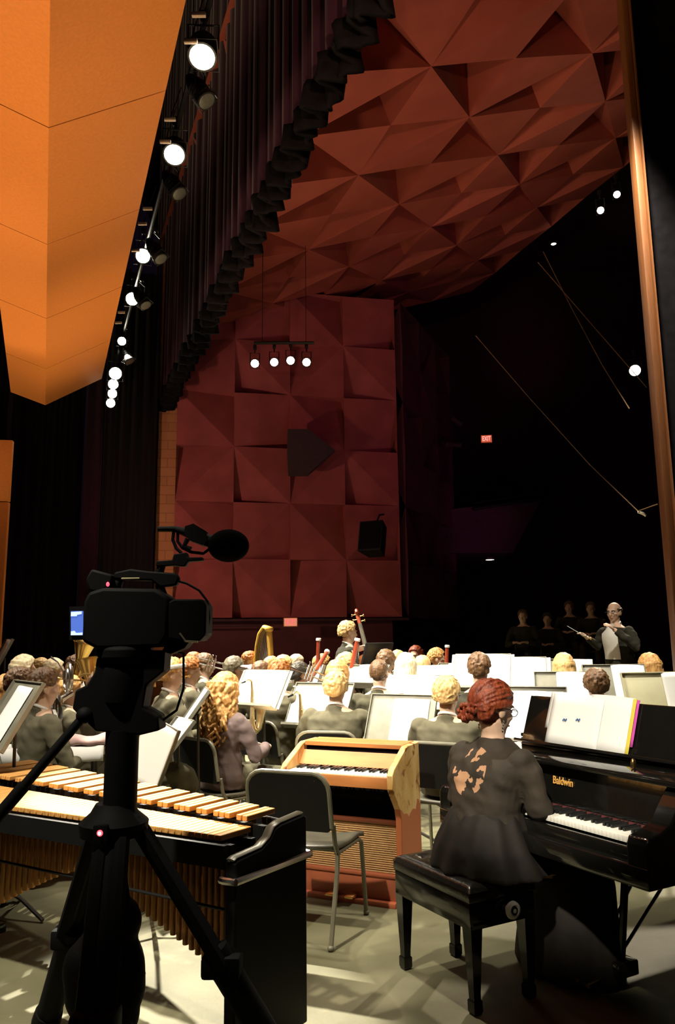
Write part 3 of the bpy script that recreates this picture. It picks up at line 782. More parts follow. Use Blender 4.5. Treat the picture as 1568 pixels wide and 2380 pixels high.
# ------------------------------------------------------------------ music stands and sheets
M_DESK = pm('stand_desk', (.20, .19, .145), .55, spec=.4)  # glare on the black stands is put into this pale base colour
M_STAND = pm('stand_tube', (.05, .047, .035), .4, spec=.5)
def stand(px, py, d, heading, label, tilt=28, wd=.50, hd=.33, sheets=((0, 1),), pn=None, slab='open white sheet music', mat=None, back=False, lean=0):
    """music desk whose centre is seen at px,py; heading is the way its player looks"""
    c = at(px, py, d); root = thing('music_stand', label, 'music stand', (c.x, c.y, 0), heading, 'black music stands')
    zc = c.z; Md = T(0, 0, zc) @ RY(lean) @ RX(-tilt)      # local xz plane of the desk, player at -y
    b = MB(); b.box((0, .006, 0), (wd, .006, hd), Md, .002)
    for s in (-1, 1): b.box((s*wd/2, -.004, 0), (.006, .022, hd), Md)
    b.box((0, -.002, hd/2), (wd, .018, .006), Md)
    b.build('desk', mat or M_DESK, root)
    b = MB(); b.box((0, -.028, -hd/2), (wd, .07, .006), Md); b.box((0, -.063, -hd/2 + .008), (wd, .004, .02), Md); b.build('ledge', mat or M_DESK, root)
    b = MB(); b.tube([(0, .035, zc - .02), (0, .045, zc*.55), (0, .045, zc*.52)], .0095, 8); b.tube([(0, .045, zc*.56), (0, .045, .10)], .013, 8); b.box((0, .02, 0), (.08, .03, .10), Md); b.build('pole', M_STAND, root)
    for k in range(3):
        a = 2*PI*k/3 + .5; q = MB(); q.tube([(0, .045, .13), (.10*math.cos(a), .045 + .10*math.sin(a), .10), (.26*math.cos(a), .045 + .26*math.sin(a), .012)], .011, 7); q.build('leg', M_STAND, root)
    Mw = Matrix.Translation((c.x, c.y, 0)) @ Matrix.Rotation(-R(heading), 4, 'Z') @ Md
    for i, (off, dup) in enumerate(sheets):
        p = MB(); pw_, ph = .28, min(.36, hd*.97)
        def sfn(u, v):
            x = off + lerp(-pw_/2 - (pw_ if dup == 2 else 0)/2, pw_/2 + (pw_ if dup == 2 else 0)/2, u); z = -hd/2 + .006 + ph*v
            y = -.006 - .012*math.sin(PI*u)*(.4 + .6*v) - .004*math.sin(2*PI*u*dup)
            return Mw @ V((x, y, z))
        p.grid(sfn, 12, 8); o = p.build('sheet_music', M_PAPER, None, ang=180, fix=False)
        m = o.modifiers.new('t', 'SOLIDIFY'); m.thickness = .003
        tag(o, slab if len(sheets) == 1 else slab + (', left sheet' if i == 0 else ', right sheet'), 'sheet music', 'sheets on the music stands')
    return root, Mw

# ------------------------------------------------------------------ celesta
CA = math.degrees(math.atan2(.415, .91))
ce = thing('celesta', 'orange wooden celesta with white keys and burl patched right side', 'keyboard instrument', (0, 0, 0), CA)
ca, cb = V((.91, -.415, 0)).normalized(), V((.415, .91, 0)).normalized()
co = V((.335, 4.48, 0)) - ca*.35; ce.location = co
def burl():
    m = pm('burl_veneer', (.62, .34, .10), .4, col2=(.85, .58, .24), scale=5, stretch=(1, 2, 1.2))
    nt = m.node_tree; N = nt.nodes; L = nt.links; b = N['Principled BSDF']
    tc = N['Texture Coordinate']
    # red-brown lower part below a wavy edge and dark burl eyes
    sx = N.new('ShaderNodeSeparateXYZ'); L.new(tc.outputs['Object'], sx.inputs[0])
    nz = N.new('ShaderNodeTexNoise'); nz.inputs['Scale'].default_value = 9; L.new(tc.outputs['Object'], nz.inputs['Vector'])
    ma = N.new('ShaderNodeMath'); ma.operation = 'MULTIPLY_ADD'; ma.inputs[1].default_value = .16; L.new(nz.outputs['Fac'], ma.inputs[0]); L.new(sx.outputs['Z'], ma.inputs[2])
    gt = N.new('ShaderNodeMath'); gt.operation = 'GREATER_THAN'; gt.inputs[1].default_value = .565; L.new(ma.outputs[0], gt.inputs[0])
    mx = N.new('ShaderNodeMix'); mx.data_type = 'RGBA'; mx.inputs['A'].default_value = (.50, .135, .05, 1)
    src = b.inputs['Base Color'].links[0].from_socket
    L.new(gt.outputs[0], mx.inputs['Factor']); L.new(src, mx.inputs['B'])
    n2 = N.new('ShaderNodeTexNoise'); n2.inputs['Scale'].default_value = 7.5; n2.inputs['Detail'].default_value = 6; n2.inputs['Distortion'].default_value = 1.6; L.new(tc.outputs['Object'], n2.inputs['Vector'])
    cr = N.new('ShaderNodeValToRGB'); cr.color_ramp.elements[0].position = .56; cr.color_ramp.elements[0].color = (1, 1, 1, 1); cr.color_ramp.elements[1].position = .66; cr.color_ramp.elements[1].color = (.36, .17, .06, 1)
    L.new(n2.outputs['Fac'], cr.inputs['Fac'])
    m2 = N.new('ShaderNodeMix'); m2.data_type = 'RGBA'; m2.blend_type = 'MULTIPLY'
    L.new(gt.outputs[0], m2.inputs['Factor']); L.new(mx.outputs['Result'], m2.inputs['A']); L.new(cr.outputs['Color'], m2.inputs['B'])
    L.new(m2.outputs['Result'], b.inputs['Base Color']); return m
M_BURL = burl()
M_REDP = pm('red_brown_panel', (.30, .075, .03), .5, var=.2, scale=5, stretch=(1, 3, 3))
def side_prof(): return [(.0, 0), (.34, 0), (.34, .845), (.13, .845), (.10, .835), (-.10, .745), (-.125, .715), (-.125, .645), (-.10, .61), (-.06, .565), (-.02, .52), (.0, .46)]
for s, nm in ((-1, 'side_panel'), (1, 'side_panel')):
    b = MB(); Mx = Matrix(((0, 0, 1, s*.335 - .0175), (1, 0, 0, 0), (0, 1, 0, 0), (0, 0, 0, 1)))
    b.prism(side_prof(), 0, .035 if s > 0 else .035, Mx); o = b.build(nm, M_BURL, ce, ang=25, bevel=.004)
b = MB(); b.box((0, .325, .43), (.64, .02, .84)); b.build('back_panel', M_ORANGEW, ce, bevel=.003)
b = MB(); b.box((0, .245, .840), (.64, .19, .018)); b.box((0, .14, .836), (.64, .022, .026)); b.build('top_board', M_ORANGEW, ce, bevel=.003)
b = MB(); b.box((0, .165, .806), (.63, .03, .03)); b.build('dark_slot', M_CLOTHB, ce)
b = MB(); b.rings([[V((x, .115, .800)), V((x, .052, .725)), V((x, .062, .720)), V((x, .128, .796))] for x in (-.318, .318)]); b.build('fall_board', M_ORANGEW, ce)
b = MB(); b.box((0, -.03, .672), (.635, .16, .03)); b.build('key_bed', M_ORANGEW, ce)
b = MB(); b.box((0, -.112, .672), (.635, .018, .062), bev=.004); b.build('key_slip', M_ORANGEW, ce)
nk = 28; kw = .62/nk
for i in range(nk):
    b = MB(); x = -.31 + kw*(i+.5); b.box((x, -.022, .700), (kw*.93, .155, .022), bev=.0015); b.build('white_key', M_IVORY, ce)
for i in range(nk-1):
    if i % 7 in (2, 6): continue
    b = MB(); x = -.31 + kw*(i+1); b.box((x, .012, .717), (kw*.52, .088, .016), bev=.002); b.build('black_key', M_EBONY, ce)
b = MB(); b.box((0, .16, .54), (.635, .012, .24)); b.build('knee_board', M_CLOTHB, ce)  # shadow of the knee space put into a black sheet
b = MB(); b.box((0, .03, .075), (.635, .05, .15), bev=.004); b.box((0, .0, .012), (.635, .07, .03), bev=.004); b.box((0, .012, .155), (.635, .03, .02), bev=.004); b.build('plinth_board', M_REDP, ce)
M_GCLOTH = pm('ribbed_grille_cloth', (.36, .20, .075), .8, var=.1, scale=30)
b = MB()
nr_ = 44
pr = [(.045 + (.006 if k % 2 else 0),   .16 + .26*k/nr_) for k in range(nr_+1)]
b.rings([[V((x, y, z)) for y, z in pr] + [V((x, .075, .42)), V((x, .075, .16))] for x in (-.318, .318)]); b.build('grille_cloth', M_GCLOTH, ce, ang=20)
b = MB(); b.box((0, .05, .432), (.635, .03, .022), bev=.003); b.build('grille_rail', M_REDP, ce)
b = MB()
for x in (-.06, .06): b.box((x, -.03, .045), (.05, .12, .012), bev=.003)
b.build('pedal', M_BRASS, ce)

# ------------------------------------------------------------------ grand piano
pk, pp = V((.483, -.876, 0)).normalized(), V((.876, .483, 0)).normalized()
gp_ = thing('grand_piano', 'black lacquered grand piano with white keys at the right edge', 'piano', (0, 0, 0), math.degrees(math.atan2(pp.x, pp.y)))
gp_.scale = (.83, 1, 1)
gp_.location = V((1.083, 2.921, 0)) - pk*.615*.83         # local: x along the keys (+x = treble, near us), y away from the player
M_PLAC = pm('piano_lacquer', (.007, .0065, .0055), .10, var=.1, spec=.55, coat=.5)
def piano_plan(): return [(.73, .212), (.73, .9), (.70, 1.15), (.58, 1.38), (.36, 1.52), (.12, 1.60), (-.1, 1.72), (-.34, 1.86), (-.55, 1.90), (-.70, 1.82), (-.73, 1.6), (-.73, .212)]
b = MB(); b.prism(piano_plan(), .60, .90); b.build('case', M_PLAC, gp_, ang=30, bevel=.006)
b = MB(); b.box((0, .09, .62), (1.46, .34, .075), bev=.01); b.build('key_bed', M_PLAC, gp_)
for s in (-1, 1):
    b = MB(); Mx = Matrix(((0, 0, 1, s*.675 - .055), (1, 0, 0, 0), (0, 1, 0, 0), (0, 0, 0, 1)))
    b.prism([(-.075, .585), (.26, .585), (.26, .905), (.17, .905), (.12, .86), (.06, .79), (.0, .765), (-.06, .755), (-.075, .73)], 0, .11, Mx); b.build('cheek_arm', M_PLAC, gp_, ang=30, bevel=.008)
b = MB(); b.box((0, -.022, .675), (1.235, .03, .05), bev=.006); b.build('key_slip', M_PLAC, gp_)
b = MB(); b.rings([[V((x, .165, .715)), V((x, .178, .905)), V((x, .20, .905)), V((x, .20, .715))] for x in (-.618, .618)]); b.build('fall_board', M_PLAC, gp_, bevel=.004)
b = MB(); b.box((0, .155, .727), (1.235, .016, .02)); b.build('felt_strip', pm('red_felt', (.10, .012, .012), .9), gp_)
nw = 52; kw = 1.228/nw
b_set = {0, 2, 3, 5, 6}
for i in range(nw):
    b = MB(); x = -.614 + kw*(i+.5); b.box((x, .075, .716), (kw*.95, .15, .022), bev=.0012); b.build('white_key', M_IVORY, gp_)
for i in range(nw-1):
    if (i % 7) in (1, 4): continue
    b = MB(); x = -.614 + kw*(i+1); b.rings([[V((x + sx*kw*.28*f, y, z)) for sx, z, f in ((-1, .72, 1.15), (1, .72, 1.15), (1, .739, .85), (-1, .739, .85))] for y in (.056, .152)]); b.build('black_key', M_EBONY, gp_, bevel=.0015)
b = MB(); b.box((0, .30, .915), (1.46, .34, .02), bev=.005); b.box((0, .14, .912), (1.45, .03, .016), bev=.004); b.build('lid_front', M_PLAC, gp_)
b = MB(); pl = piano_plan(); Ml = T(0, 0, .925)
b.prism([(x, max(y, .46)) for x, y in pl], 0, .022, Ml); b.build('lid', M_PLAC, gp_, ang=30, bevel=.004)
b = MB(); b.prism([(-.73, .46), (.73, .46), (.73, .80), (-.73, .80)], .026, .044, Ml); b.build('lid_flap', M_PLAC, gp_, bevel=.004)
b = MB(); b.ell((.36, .245, .945), (.012, .012, .022)); b.build('screw_knob', M_BRASS, gp_)
b = MB(); Mdk = T(0, .40, .93) @ RX(-20); b.box((-.02, 0, .120), (1.24, .014, .255), Mdk, .005); b.box((-.02, -.03, .005), (1.24, .06, .014), Mdk, .003); b.build('music_desk', M_PLAC, gp_)
M_GOLDT = pm('gold_letters', (.80, .42, .10), .5, var=.03)
t = text('Baldwin', .046, M_GOLDT, 'maker_lettering', gp_, .0015, True); t.matrix_local = T(-.03, .1685, .835) @ RX(86)
for (x, y) in ((.60, .34), (-.60, .34), (-.45, 1.62)):
    b = MB(); b.lathe([(.045, 0), (.05, .02), (.038, .06), (.05, .12), (.062, .50), (.075, .52), (.075, .60)], 8, T(x, y, .02)); b.ell((x, y, .03), (.03, .03, .03)); b.build('leg', M_PLAC, gp_)
b = MB(); b.tube([(-.10, .42, .60), (-.07, .36, .10)], .018, 8); b.tube([(.10, .42, .60), (.07, .36, .10)], .018, 8); b.box((0, .34, .09), (.28, .12, .06), bev=.008); b.tube([(-.06, .36, .12), (-.12, .9, .60)], .008, 6); b.tube([(.06, .36, .12), (.12, .9, .60)], .008, 6); b.build('pedal_lyre', M_PLAC, gp_)
for s in (-1, 0, 1):
    b = MB(); b.tube([(s*.075, .30, .075), (s*.075, .20, .055), (s*.075, .15, .05)], [.012, .016, .020], 8, flat=.4, xh=(1, 0, 0)); b.build('pedal', M_BRASS, gp_)
# score on the desk
def dk(x, z, y=-.012):
    return gp_m @ Mdk @ V((x, y, z))
gp_m = Matrix.Translation(gp_.location) @ Matrix.Rotation(gp_.rotation_euler.z, 4, 'Z') @ Matrix.Diagonal((.83, 1, 1, 1))
M_PAGEV = pm('magenta_edge', (.62, .08, .42), .6, var=.05); M_PAGEY = pm('yellow_edge', (.75, .62, .08), .6, var=.05)
sc_ = thing('piano_score', 'large open white score with magenta page edge on the piano desk', 'sheet music', gp_m @ Mdk @ V((0, 0, .01)))
def page(x0, x1, z0, z1, y, sag, nm, mat=M_PAPER, skew=0.0):
    p = MB()
    p.grid(lambda u, v: dk(lerp(x0, x1, u), lerp(z0, z1, v) + skew*(u-.5), y - sag*math.sin(PI*u)) - sc_.location, 10, 5)
    o = p.build(nm, mat, sc_, ang=180, fix=False); m = o.modifiers.new('t', 'SOLIDIFY'); m.thickness = .003; return o
page(-.455, -.13, .085, .268, -.016, .012, 'left_page', skew=-.006)
page(-.14, .17, .008, .268, -.016, .016, 'right_page', skew=-.006)
page(-.41, -.02, .006, .255, -.034, .008, 'loose_page', skew=-.012)
page(.160, .182, .004, .262, -.022, .0, 'page_edge', M_PAGEY); page(.184, .200, .05, .258, -.020, .0, 'page_edge', M_PAGEV)
M_INK = pm('blue_ink', (.02, .10, .30), .7)
for (x, z) in ((-.27, .130), (-.17, .137)):
    b = MB()
    for k in range(5): b.box((x + .006*k - .012, 0, z + .003*((k*2) % 3 - 1)), (.005, .003, .007))
    o = b.build('pencil_mark', M_INK, sc_); o.matrix_local = Matrix.Translation(-sc_.location) @ gp_m @ Mdk @ T(0, -.048, 0)

M_KNOB = pm('pale_knob', (.72, .68, .58), .3, .0, var=.04)
# ------------------------------------------------------------------ piano bench
bn = thing('piano_bench', 'black padded adjustable piano bench with a round side knob', 'bench', (0, 0, 0), math.degrees(math.atan2(pp.x, pp.y)))
NB = V((.505, 3.225, 0)); bn.location = NB + pp*.175 - pk*.28
M_LEATH = pm('bench_leather', (.012, .011, .009), .22, var=.2, scale=30, bump=.15, bscale=60, spec=.6)
bl_ = .56; bw2 = .35
b = MB()
def cush(u, v):
    x = lerp(-bl_/2, bl_/2, u); y = lerp(-bw2/2, bw2/2, v); e = min(u, 1-u)*bl_; e2 = min(v, 1-v)*bw2
    h = 1 - math.exp(-min(e, e2)/.018)
    for (cx_, cy_) in ((-.17, -.08), (0, -.08), (.17, -.08), (-.085, .0), (.085, .0), (-.17, .08), (0, .08), (.17, .08)):
        h -= .45*math.exp(-((x-cx_)**2 + (y-cy_)**2)/.0006)
    return V((x, y, .455 + .032*h))
b.grid(cush, 60, 40); vs = list(b.bm.verts)
b.box((0, 0, .436), (bl_, bw2, .042), None, .008); b.build('cushion', M_LEATH, bn, fix=False)
for (cx_, cy_) in ((-.17, -.08), (0, -.08), (.17, -.08), (-.085, .0), (.085, .0), (-.17, .08), (0, .08), (.17, .08)):
    b = MB(); b.ell((cx_, cy_, .472), (.009, .009, .005), None, 10, 6); b.build('button', M_LEATH, bn)
b = MB(); b.box((0, 0, .365), (bl_ - .012, bw2 - .012, .105), None, .006); b.build('apron', M_LACQ, bn)
for z in (.395, .335):
    b = MB(); b.box((bl_/2 - .004, 0, z), (.006, bw2 - .04, .006)); b.build('apron_bead', M_LACQ, bn)
for sx in (-1, 1):
    for sy in (-1, 1):
        b = MB(); x, y = sx*(bl_/2 - .035), sy*(bw2/2 - .035)
        b.rings([[V((x + k[0]*r, y + k[1]*r, z)) for k in ((-1, -1), (1, -1), (1, 1), (-1, 1))] for z, r in ((0, .016), (.012, .021), (.05, .021), (.055, .0165), (.08, .017), (.33, .029))]); b.build('leg', M_LACQ, bn, ang=30)
b = MB(); Mk = T(bl_/2, .02, .372) @ RY(90); b.lathe([(.012, -.004), (.012, .016), (.030, .018), (.035, .026), (.033, .036), (.022, .041), (.018, .036), (.010, .036), (.008, .043), (.001, .044)], 24, Mk); b.build('knob', M_KNOB, bn)
b = MB(); b.lathe([(.016, .037), (.016, .041), (.001, .041)], 20, Mk); b.build('knob_cap', M_BLACK, bn)

# ------------------------------------------------------------------ marimba
mo_ = V((-.405, 2.93, 0)); mm, mw = V((-.82, .57, 0)).normalized(), V((.57, .82, 0)).normalized()
ma = thing('marimba', 'large marimba with orange wooden bars and black end frame', 'marimba', mo_, 0)
ma.rotation_euler = (0, 0, math.atan2(mm.y, mm.x))      # local x towards the low end, local -y towards the back of the stage
def mp_(m_, w_, z): return V((m_, -w_, z))
ZB = .752
nat = []; m_ = .045; i = 0
while m_ < 2.15:
    wdt = .0305 + .0075*m_; f0 = .0 - .10*m_; f1 = f0 + .165 + .085*m_
    b = MB(); p = [mp_(m_, f0, ZB), mp_(m_ + wdt*.93, f0 - .003, ZB), mp_(m_ + wdt*.93, f1, ZB), mp_(m_, f1, ZB)]
    lo_, th = [q - V((0, 0, .021)) for q in p], None
    b.rings([lo_, p]); b.build('natural_bar', M_BARS, ma, bevel=.003)
    nat.append((m_ + wdt/2, wdt)); m_ += wdt; i += 1
for k, (c_, wdt) in enumerate(nat[:-1]):
    if k % 7 in (2, 6): continue
    m0 = c_ + wdt*.10; ww = wdt*.82; f0 = .158 + .02*m0; f1 = f0 + .165 + .11*m0
    b = MB(); p = [mp_(m0, f0, ZB + .036), mp_(m0 + ww, f0, ZB + .036), mp_(m0 + ww, f1, ZB + .036), mp_(m0, f1, ZB + .036)]
    b.rings([[q - V((0, 0, .021)) for q in p], p]); b.build('accidental_bar', M_BARS, ma, bevel=.003)
for nm, f in (('front_rail', lambda m: .012 - .10*m), ('rail', lambda m: .125 - .03*m), ('rail', lambda m: .20 + .03*m), ('back_rail', lambda m: .31 + .12*m)):
    b = MB(); z = ZB - .055 + (.03 if nm == 'back_rail' or f(0) > .15 else 0); b.rings([[mp_(m, f(m) - .012, z - .03), mp_(m, f(m) + .012, z - .03), mp_(m, f(m) + .012, z + .025), mp_(m, f(m) - .012, z + .025)] for m in (.0, 2.2)]); b.build(nm, M_BLACK, ma)
b = MB(); b.rings([[mp_(m, -.035 - .10*m, ZB - .105), mp_(m, -.012 - .10*m, ZB - .105), mp_(m, -.012 - .10*m, ZB - .025), mp_(m, -.035 - .10*m, ZB - .025)] for m in (.0, 2.2)]); b.build('front_board', M_BLACK, ma)
M_RES = pm('bronze_resonator', (.30, .14, .045), .38, .85, var=.1, scale=5)
for k, (c_, wdt) in enumerate(nat):
    ln = .20 + (.25 if c_ < .9 else .36)*(abs(c_ - .9)/.8)**1.2; f = .075 - .05*c_; r = wdt*.40; ln = min(ln, .56)
    b = MB(); b.lathe([(r*.86, -.015), (r, -.015), (r, -ln), (r*.9, -ln - .004), (.001, -ln - .004)], 14, T(*mp_(c_, f, ZB - .05))); b.build('resonator', M_RES, ma)
for k, (c_, wdt) in enumerate(nat[:-1]):
    if k % 7 in (2, 6): continue
    ln = .22 + .24*abs(c_ - .9); r = wdt*.38; b = MB(); b.lathe([(r*.86, -.015), (r, -.015), (r, -ln), (.001, -ln - .003)], 12, T(*mp_(c_ + wdt*.5, .245 + .07*c_, ZB - .03))); b.build('resonator', M_RES, ma)
b = MB(); b.tube([mp_(.02, -.0, .50), mp_(2.15, -.14, .50)], .006, 6); b.build('resonator_bar', M_BLACK, ma)
# high end frame: shaped panel with chrome trim
b = MB(); Mx = Matrix(((0, 0, 1, -.075), (-1, 0, 0, 0), (0, 1, 0, 0), (0, 0, 0, 1)))   # poly x -> across, y -> up
b.prism([(-.055, .02), (.36, .02), (.36, .765), (.345, .775), (.20, .765), (.165, .755), (.14, .725), (.09, .700), (-.04, .690), (-.055, .68)], 0, .05, Mx); b.build('end_panel', M_BLACK, ma, ang=30, bevel=.006)
b = MB()
b.tube([mp_(-.085, -.065, .625), mp_(-.085, .37, .625)], .013, 8); b.tube([mp_(-.085, -.065, .625), mp_(-.04, -.075, .625), mp_(-.02, -.07, .625)], .013, 8); b.tube([mp_(-.085, .37, .625), mp_(-.04, .378, .625), mp_(-.02, .37, .625)], .013, 8); b.build('chrome_trim', M_CHROME, ma)
M_TRIMT = pm('worn_trim', (.10, .09, .06), .35, .3)
b = MB(); tp = [(-.055, .692), (-.04, .698), (.09, .706), (.14, .731), (.165, .762), (.20, .772), (.345, .782)]
b.tube([mp_(-.05, x, z) for x, z in tp], .020, 8, flat=.25, xh=(1, 0, 0)); b.build('top_moulding', M_TRIMT, ma)
# low end frame, mostly outside the picture, with castors
b = MB(); b.box(mp_(2.2, .20, .40), (.05, .80, .70)); b.box(mp_(1.95, .16, .085), (.6, .05, .05), bev=.008); b.build('low_end_frame', M_LACQ, ma)
M_BAR2 = pm('pale_frame_bar', (.45, .36, .20), .5)
b = MB(); b.tube([mp_(1.62, -.10, .125), mp_(2.2, -.18, .125)], .022, 8); b.build('floor_bar', M_BAR2, ma)
for (a_, w_) in ((1.75, -.10), (1.70, .12), (2.2, .5), (.0, .0), (.0, .30)):
    b = MB(); q = mp_(a_, w_, .0); b.lathe([(.03, -.011), (.034, -.006), (.034, .006), (.03, .011)], 14, T(q.x, q.y, .034) @ RX(90)); b.tube([(q.x, q.y, .034), (q.x, q.y, .10)], .010, 6); b.build('castor', M_BLACK, ma)
# ------------------------------------------------------------------ video camera on its tripod
KD = 2.7; KX0, KZ0 = at(290, 1490, KD).x, at(290, 1490, KD).z
KS = KD/1798.0
def ck(px, py, dy=0.0): return V(((px-290)*KS, dy, (1490-py)*KS))
M_RIG = pm('rig_black', (.0035, .0035, .0035), .7, spec=.12, var=.1)
M_FOAM = pm('foam_windscreen', (.004, .004, .004), 1.0, spec=.02, bump=.5, bscale=120)
M_RED = pm('tally_red', (.8, .05, .05), .4, emit=(1, .06, .09), estr=3)
M_REDC = pm('tally_core', (1, .8, .8), .4, emit=(1, .75, .75), estr=4)
vc = thing('video_camera', 'black video camera with round foam microphone and small blue screen', 'video camera', (KX0, KD, KZ0))
b = MB()
b.rings([[ck(x, y, q) for x, y in ((205, 1400), (215, 1378), (250, 1368), (370, 1372), (402, 1392), (402, 1478), (385, 1505), (240, 1508), (205, 1490))] for q in (-.075, .06)]); b.build('camera_body', M_RIG, vc, ang=30, bevel=.012)
b = MB(); Mx = T(*ck(395, 1446)) @ RY(90); b.lathe([(.055, -.04), (.056, .02), (.066, .03), (.068, .09), (.062, .10)], 24, Mx); b.build('lens_barrel', M_RIG, vc)
b = MB(); b.rings([[ck(x, y, q) for x, y in ((398, 1404), (412, 1396), (478, 1397), (487, 1412), (487, 1478), (474, 1492), (440, 1494), (400, 1486))] for q in (-.07, .07)]); b.build('lens_hood', M_RIG, vc, ang=30, bevel=.006)
b = MB(); b.rings([[ck(x, y, q) for x, y in ((395, 1488), (450, 1490), (436, 1508), (405, 1521), (385, 1515))] for q in (-.05, .05)]); b.build('lens_support', M_RIG, vc, ang=30, bevel=.006)
M_GLINT = pm('edge_glint', (.16, .15, .10), .4)
b = MB(); b.tube([ck(428, 1474, -.075), ck(442, 1492, -.075), ck(470, 1494, -.075)], .0035, 6); b.build('hood_glint', M_GLINT, vc)  # glint along the hood's lower edge, modelled as a pale tube
b = MB(); b.rings([[ck(x, y, q) for x, y in ((262, 1330), (300, 1322), (345, 1328), (372, 1330), (408, 1333), (416, 1345), (410, 1362), (372, 1366), (350, 1350), (290, 1348), (262, 1345))] for q in (-.02, .02)]); b.tube([ck(272, 1345), ck(262, 1375)], .018, 8); b.tube([ck(365, 1355), ck(378, 1385)], .016, 8); b.build('top_handle', M_RIG, vc, ang=30, bevel=.006)
b = MB(); b.rings([[ck(x, y, q) for x, y in ((212, 1322), (262, 1336), (262, 1362), (232, 1378), (208, 1374), (200, 1345))] for q in (-.04, .03)]); b.build('viewfinder', M_RIG, vc, bevel=.008)
b = MB(); b.ell(ck(234, 1383, -.045), (.028, .012, .007), None, 12, 8); b.build('eyecup', pm('eyecup_rubber', (.30, .28, .20), .5), vc)
b = MB(); b.box(ck(303, 1345, -.026), (.065, .006, .006), None, .002); b.build('handle_label', pm('handle_label_paint', (.45, .40, .22), .6), vc)
b = MB(); b.ell(ck(254, 1359, -.045), (.006, .006, .008), None, 10, 8); b.build('tally_light', M_RED, vc)
# microphone on its mount
b = MB(); b.ell(ck(530, 1268), (.074, .074, .059), None, 28, 18); me = b
o = b.build('windscreen', M_FOAM, vc, ang=180)
b = MB(); b.tube([ck(360, 1226), ck(400, 1226), ck(432, 1236), ck(470, 1252), ck(500, 1260)], [.010, .011, .017, .024, .022], 12); b.rings([[ck(x, y, q) for x, y in ((428, 1222), (448, 1216), (478, 1234), (482, 1258), (470, 1268), (440, 1256), (426, 1240))] for q in (-.025, .025)]); b.build('microphone_body', M_RIG, vc, ang=30)
b = MB(); b.tube([ck(398, 1232), ck(396, 1252), ck(406, 1274), ck(418, 1284)], .006, 8); b.tube([ck(408, 1236), ck(408, 1256), ck(420, 1272), ck(440, 1282), ck(470, 1286), ck(484, 1276)], .0055, 8); b.tube([ck(432, 1250), ck(424, 1268), ck(440, 1276)], .010, 8); b.build('shock_mount', M_RIG, vc)
b = MB(); b.rings([[ck(x, y, q) for x, y in ((360, 1304), (398, 1302), (402, 1288), (432, 1284), (436, 1296), (470, 1296), (470, 1304), (436, 1306), (428, 1318), (405, 1315), (360, 1316))] for q in (-.018, .018)]); b.tube([ck(372, 1310), ck(365, 1335)], .016, 8); b.build('mount_arm', M_RIG, vc, bevel=.003)
b = MB(); b.tube([ck(408, 1350), ck(432, 1357), ck(462, 1374), ck(482, 1400), ck(487, 1440), ck(480, 1478)], .0042, 8); b.tube([ck(374, 1362), ck(372, 1380), ck(386, 1402)], .005, 8); b.build('cable', M_RIG, vc)
# flip out screen
b = MB(); b.rings([[ck(x, y, q) for x, y in ((156, 1408), (198, 1408), (202, 1486), (160, 1486))] for q in (.0, .014)]); b.tube([ck(196, 1446, .01), ck(215, 1446, .01)], .012, 8); b.build('flip_screen', M_RIG, vc)
M_BLUE = pm('blue_screen', (.05, .1, .4), .4, emit=(.10, .20, .72), estr=.75, var=.02); M_BLUEW = pm('screen_readout', (.5, .6, .9), .4, emit=(.50, .66, 1), estr=1.1, var=.02)
b = MB(); b.rings([[ck(x, y, q) for x, y in ((161, 1419), (190, 1419), (192, 1475), (164, 1475))] for q in (-.004, -.001)]); b.build('screen_picture', M_BLUE, vc)
b = MB()
for r_ in (((162, 1421), (187, 1420), (187, 1426), (176, 1428), (176, 1431), (162, 1431)), ((164, 1466), (172, 1465), (176, 1470), (191, 1469), (191, 1475), (164, 1475))): b.rings([[ck(x, y, q) for x, y in r_] for q in (-.006, -.003)])
b.build('screen_readout', M_BLUEW, vc)
# tripod
tp_ = thing('tripod', 'heavy black video tripod standing in the left foreground', 'tripod', (0, 0, 0))
C_ = V((KX0, KD + .02, 0))
b = MB()
def q(px, py, dy=0): return V((KX0, KD, KZ0)) + ck(px, py, dy)
b.lathe([(.075, 0), (.09, .015), (.09, .05), (.07, .06)], 24, T(*q(292, 1540))); b.lathe([(.05, 0), (.07, .02), (.08, .10), (.075, .15), (.085, .17)], 24, T(*q(292, 1640)))
b.box(q(292, 1515), (.17, .12, .035), None, .008)
b.rings([[q(x, y, e) for x, y in ((190, 1600), (215, 1588), (232, 1560), (235, 1530), (250, 1512), (392, 1512), (390, 1560), (352, 1590), (345, 1640), (380, 1660), (384, 1690), (340, 1700), (240, 1690), (185, 1640))] for e in (-.05, .06)])
b.build('fluid_head', M_RIG, tp_, ang=30, bevel=.01)
b = MB(); b.tube([q(292, 1690), q(292, 1885)], .056, 24); b.build('centre_column', M_RIG, tp_)
b = MB(); b.lathe([(.06, 0), (.11, .02), (.115, .06), (.08, .09), (.062, .12)], 24, T(*q(280, 1930))); b.build('leg_collar', M_RIG, tp_)
hub = q(282, 1885)
feet = [V((-1.16, 3.24, .0)), V((-.16, 2.80, .0)), V((-.665, 2.14, .0))]
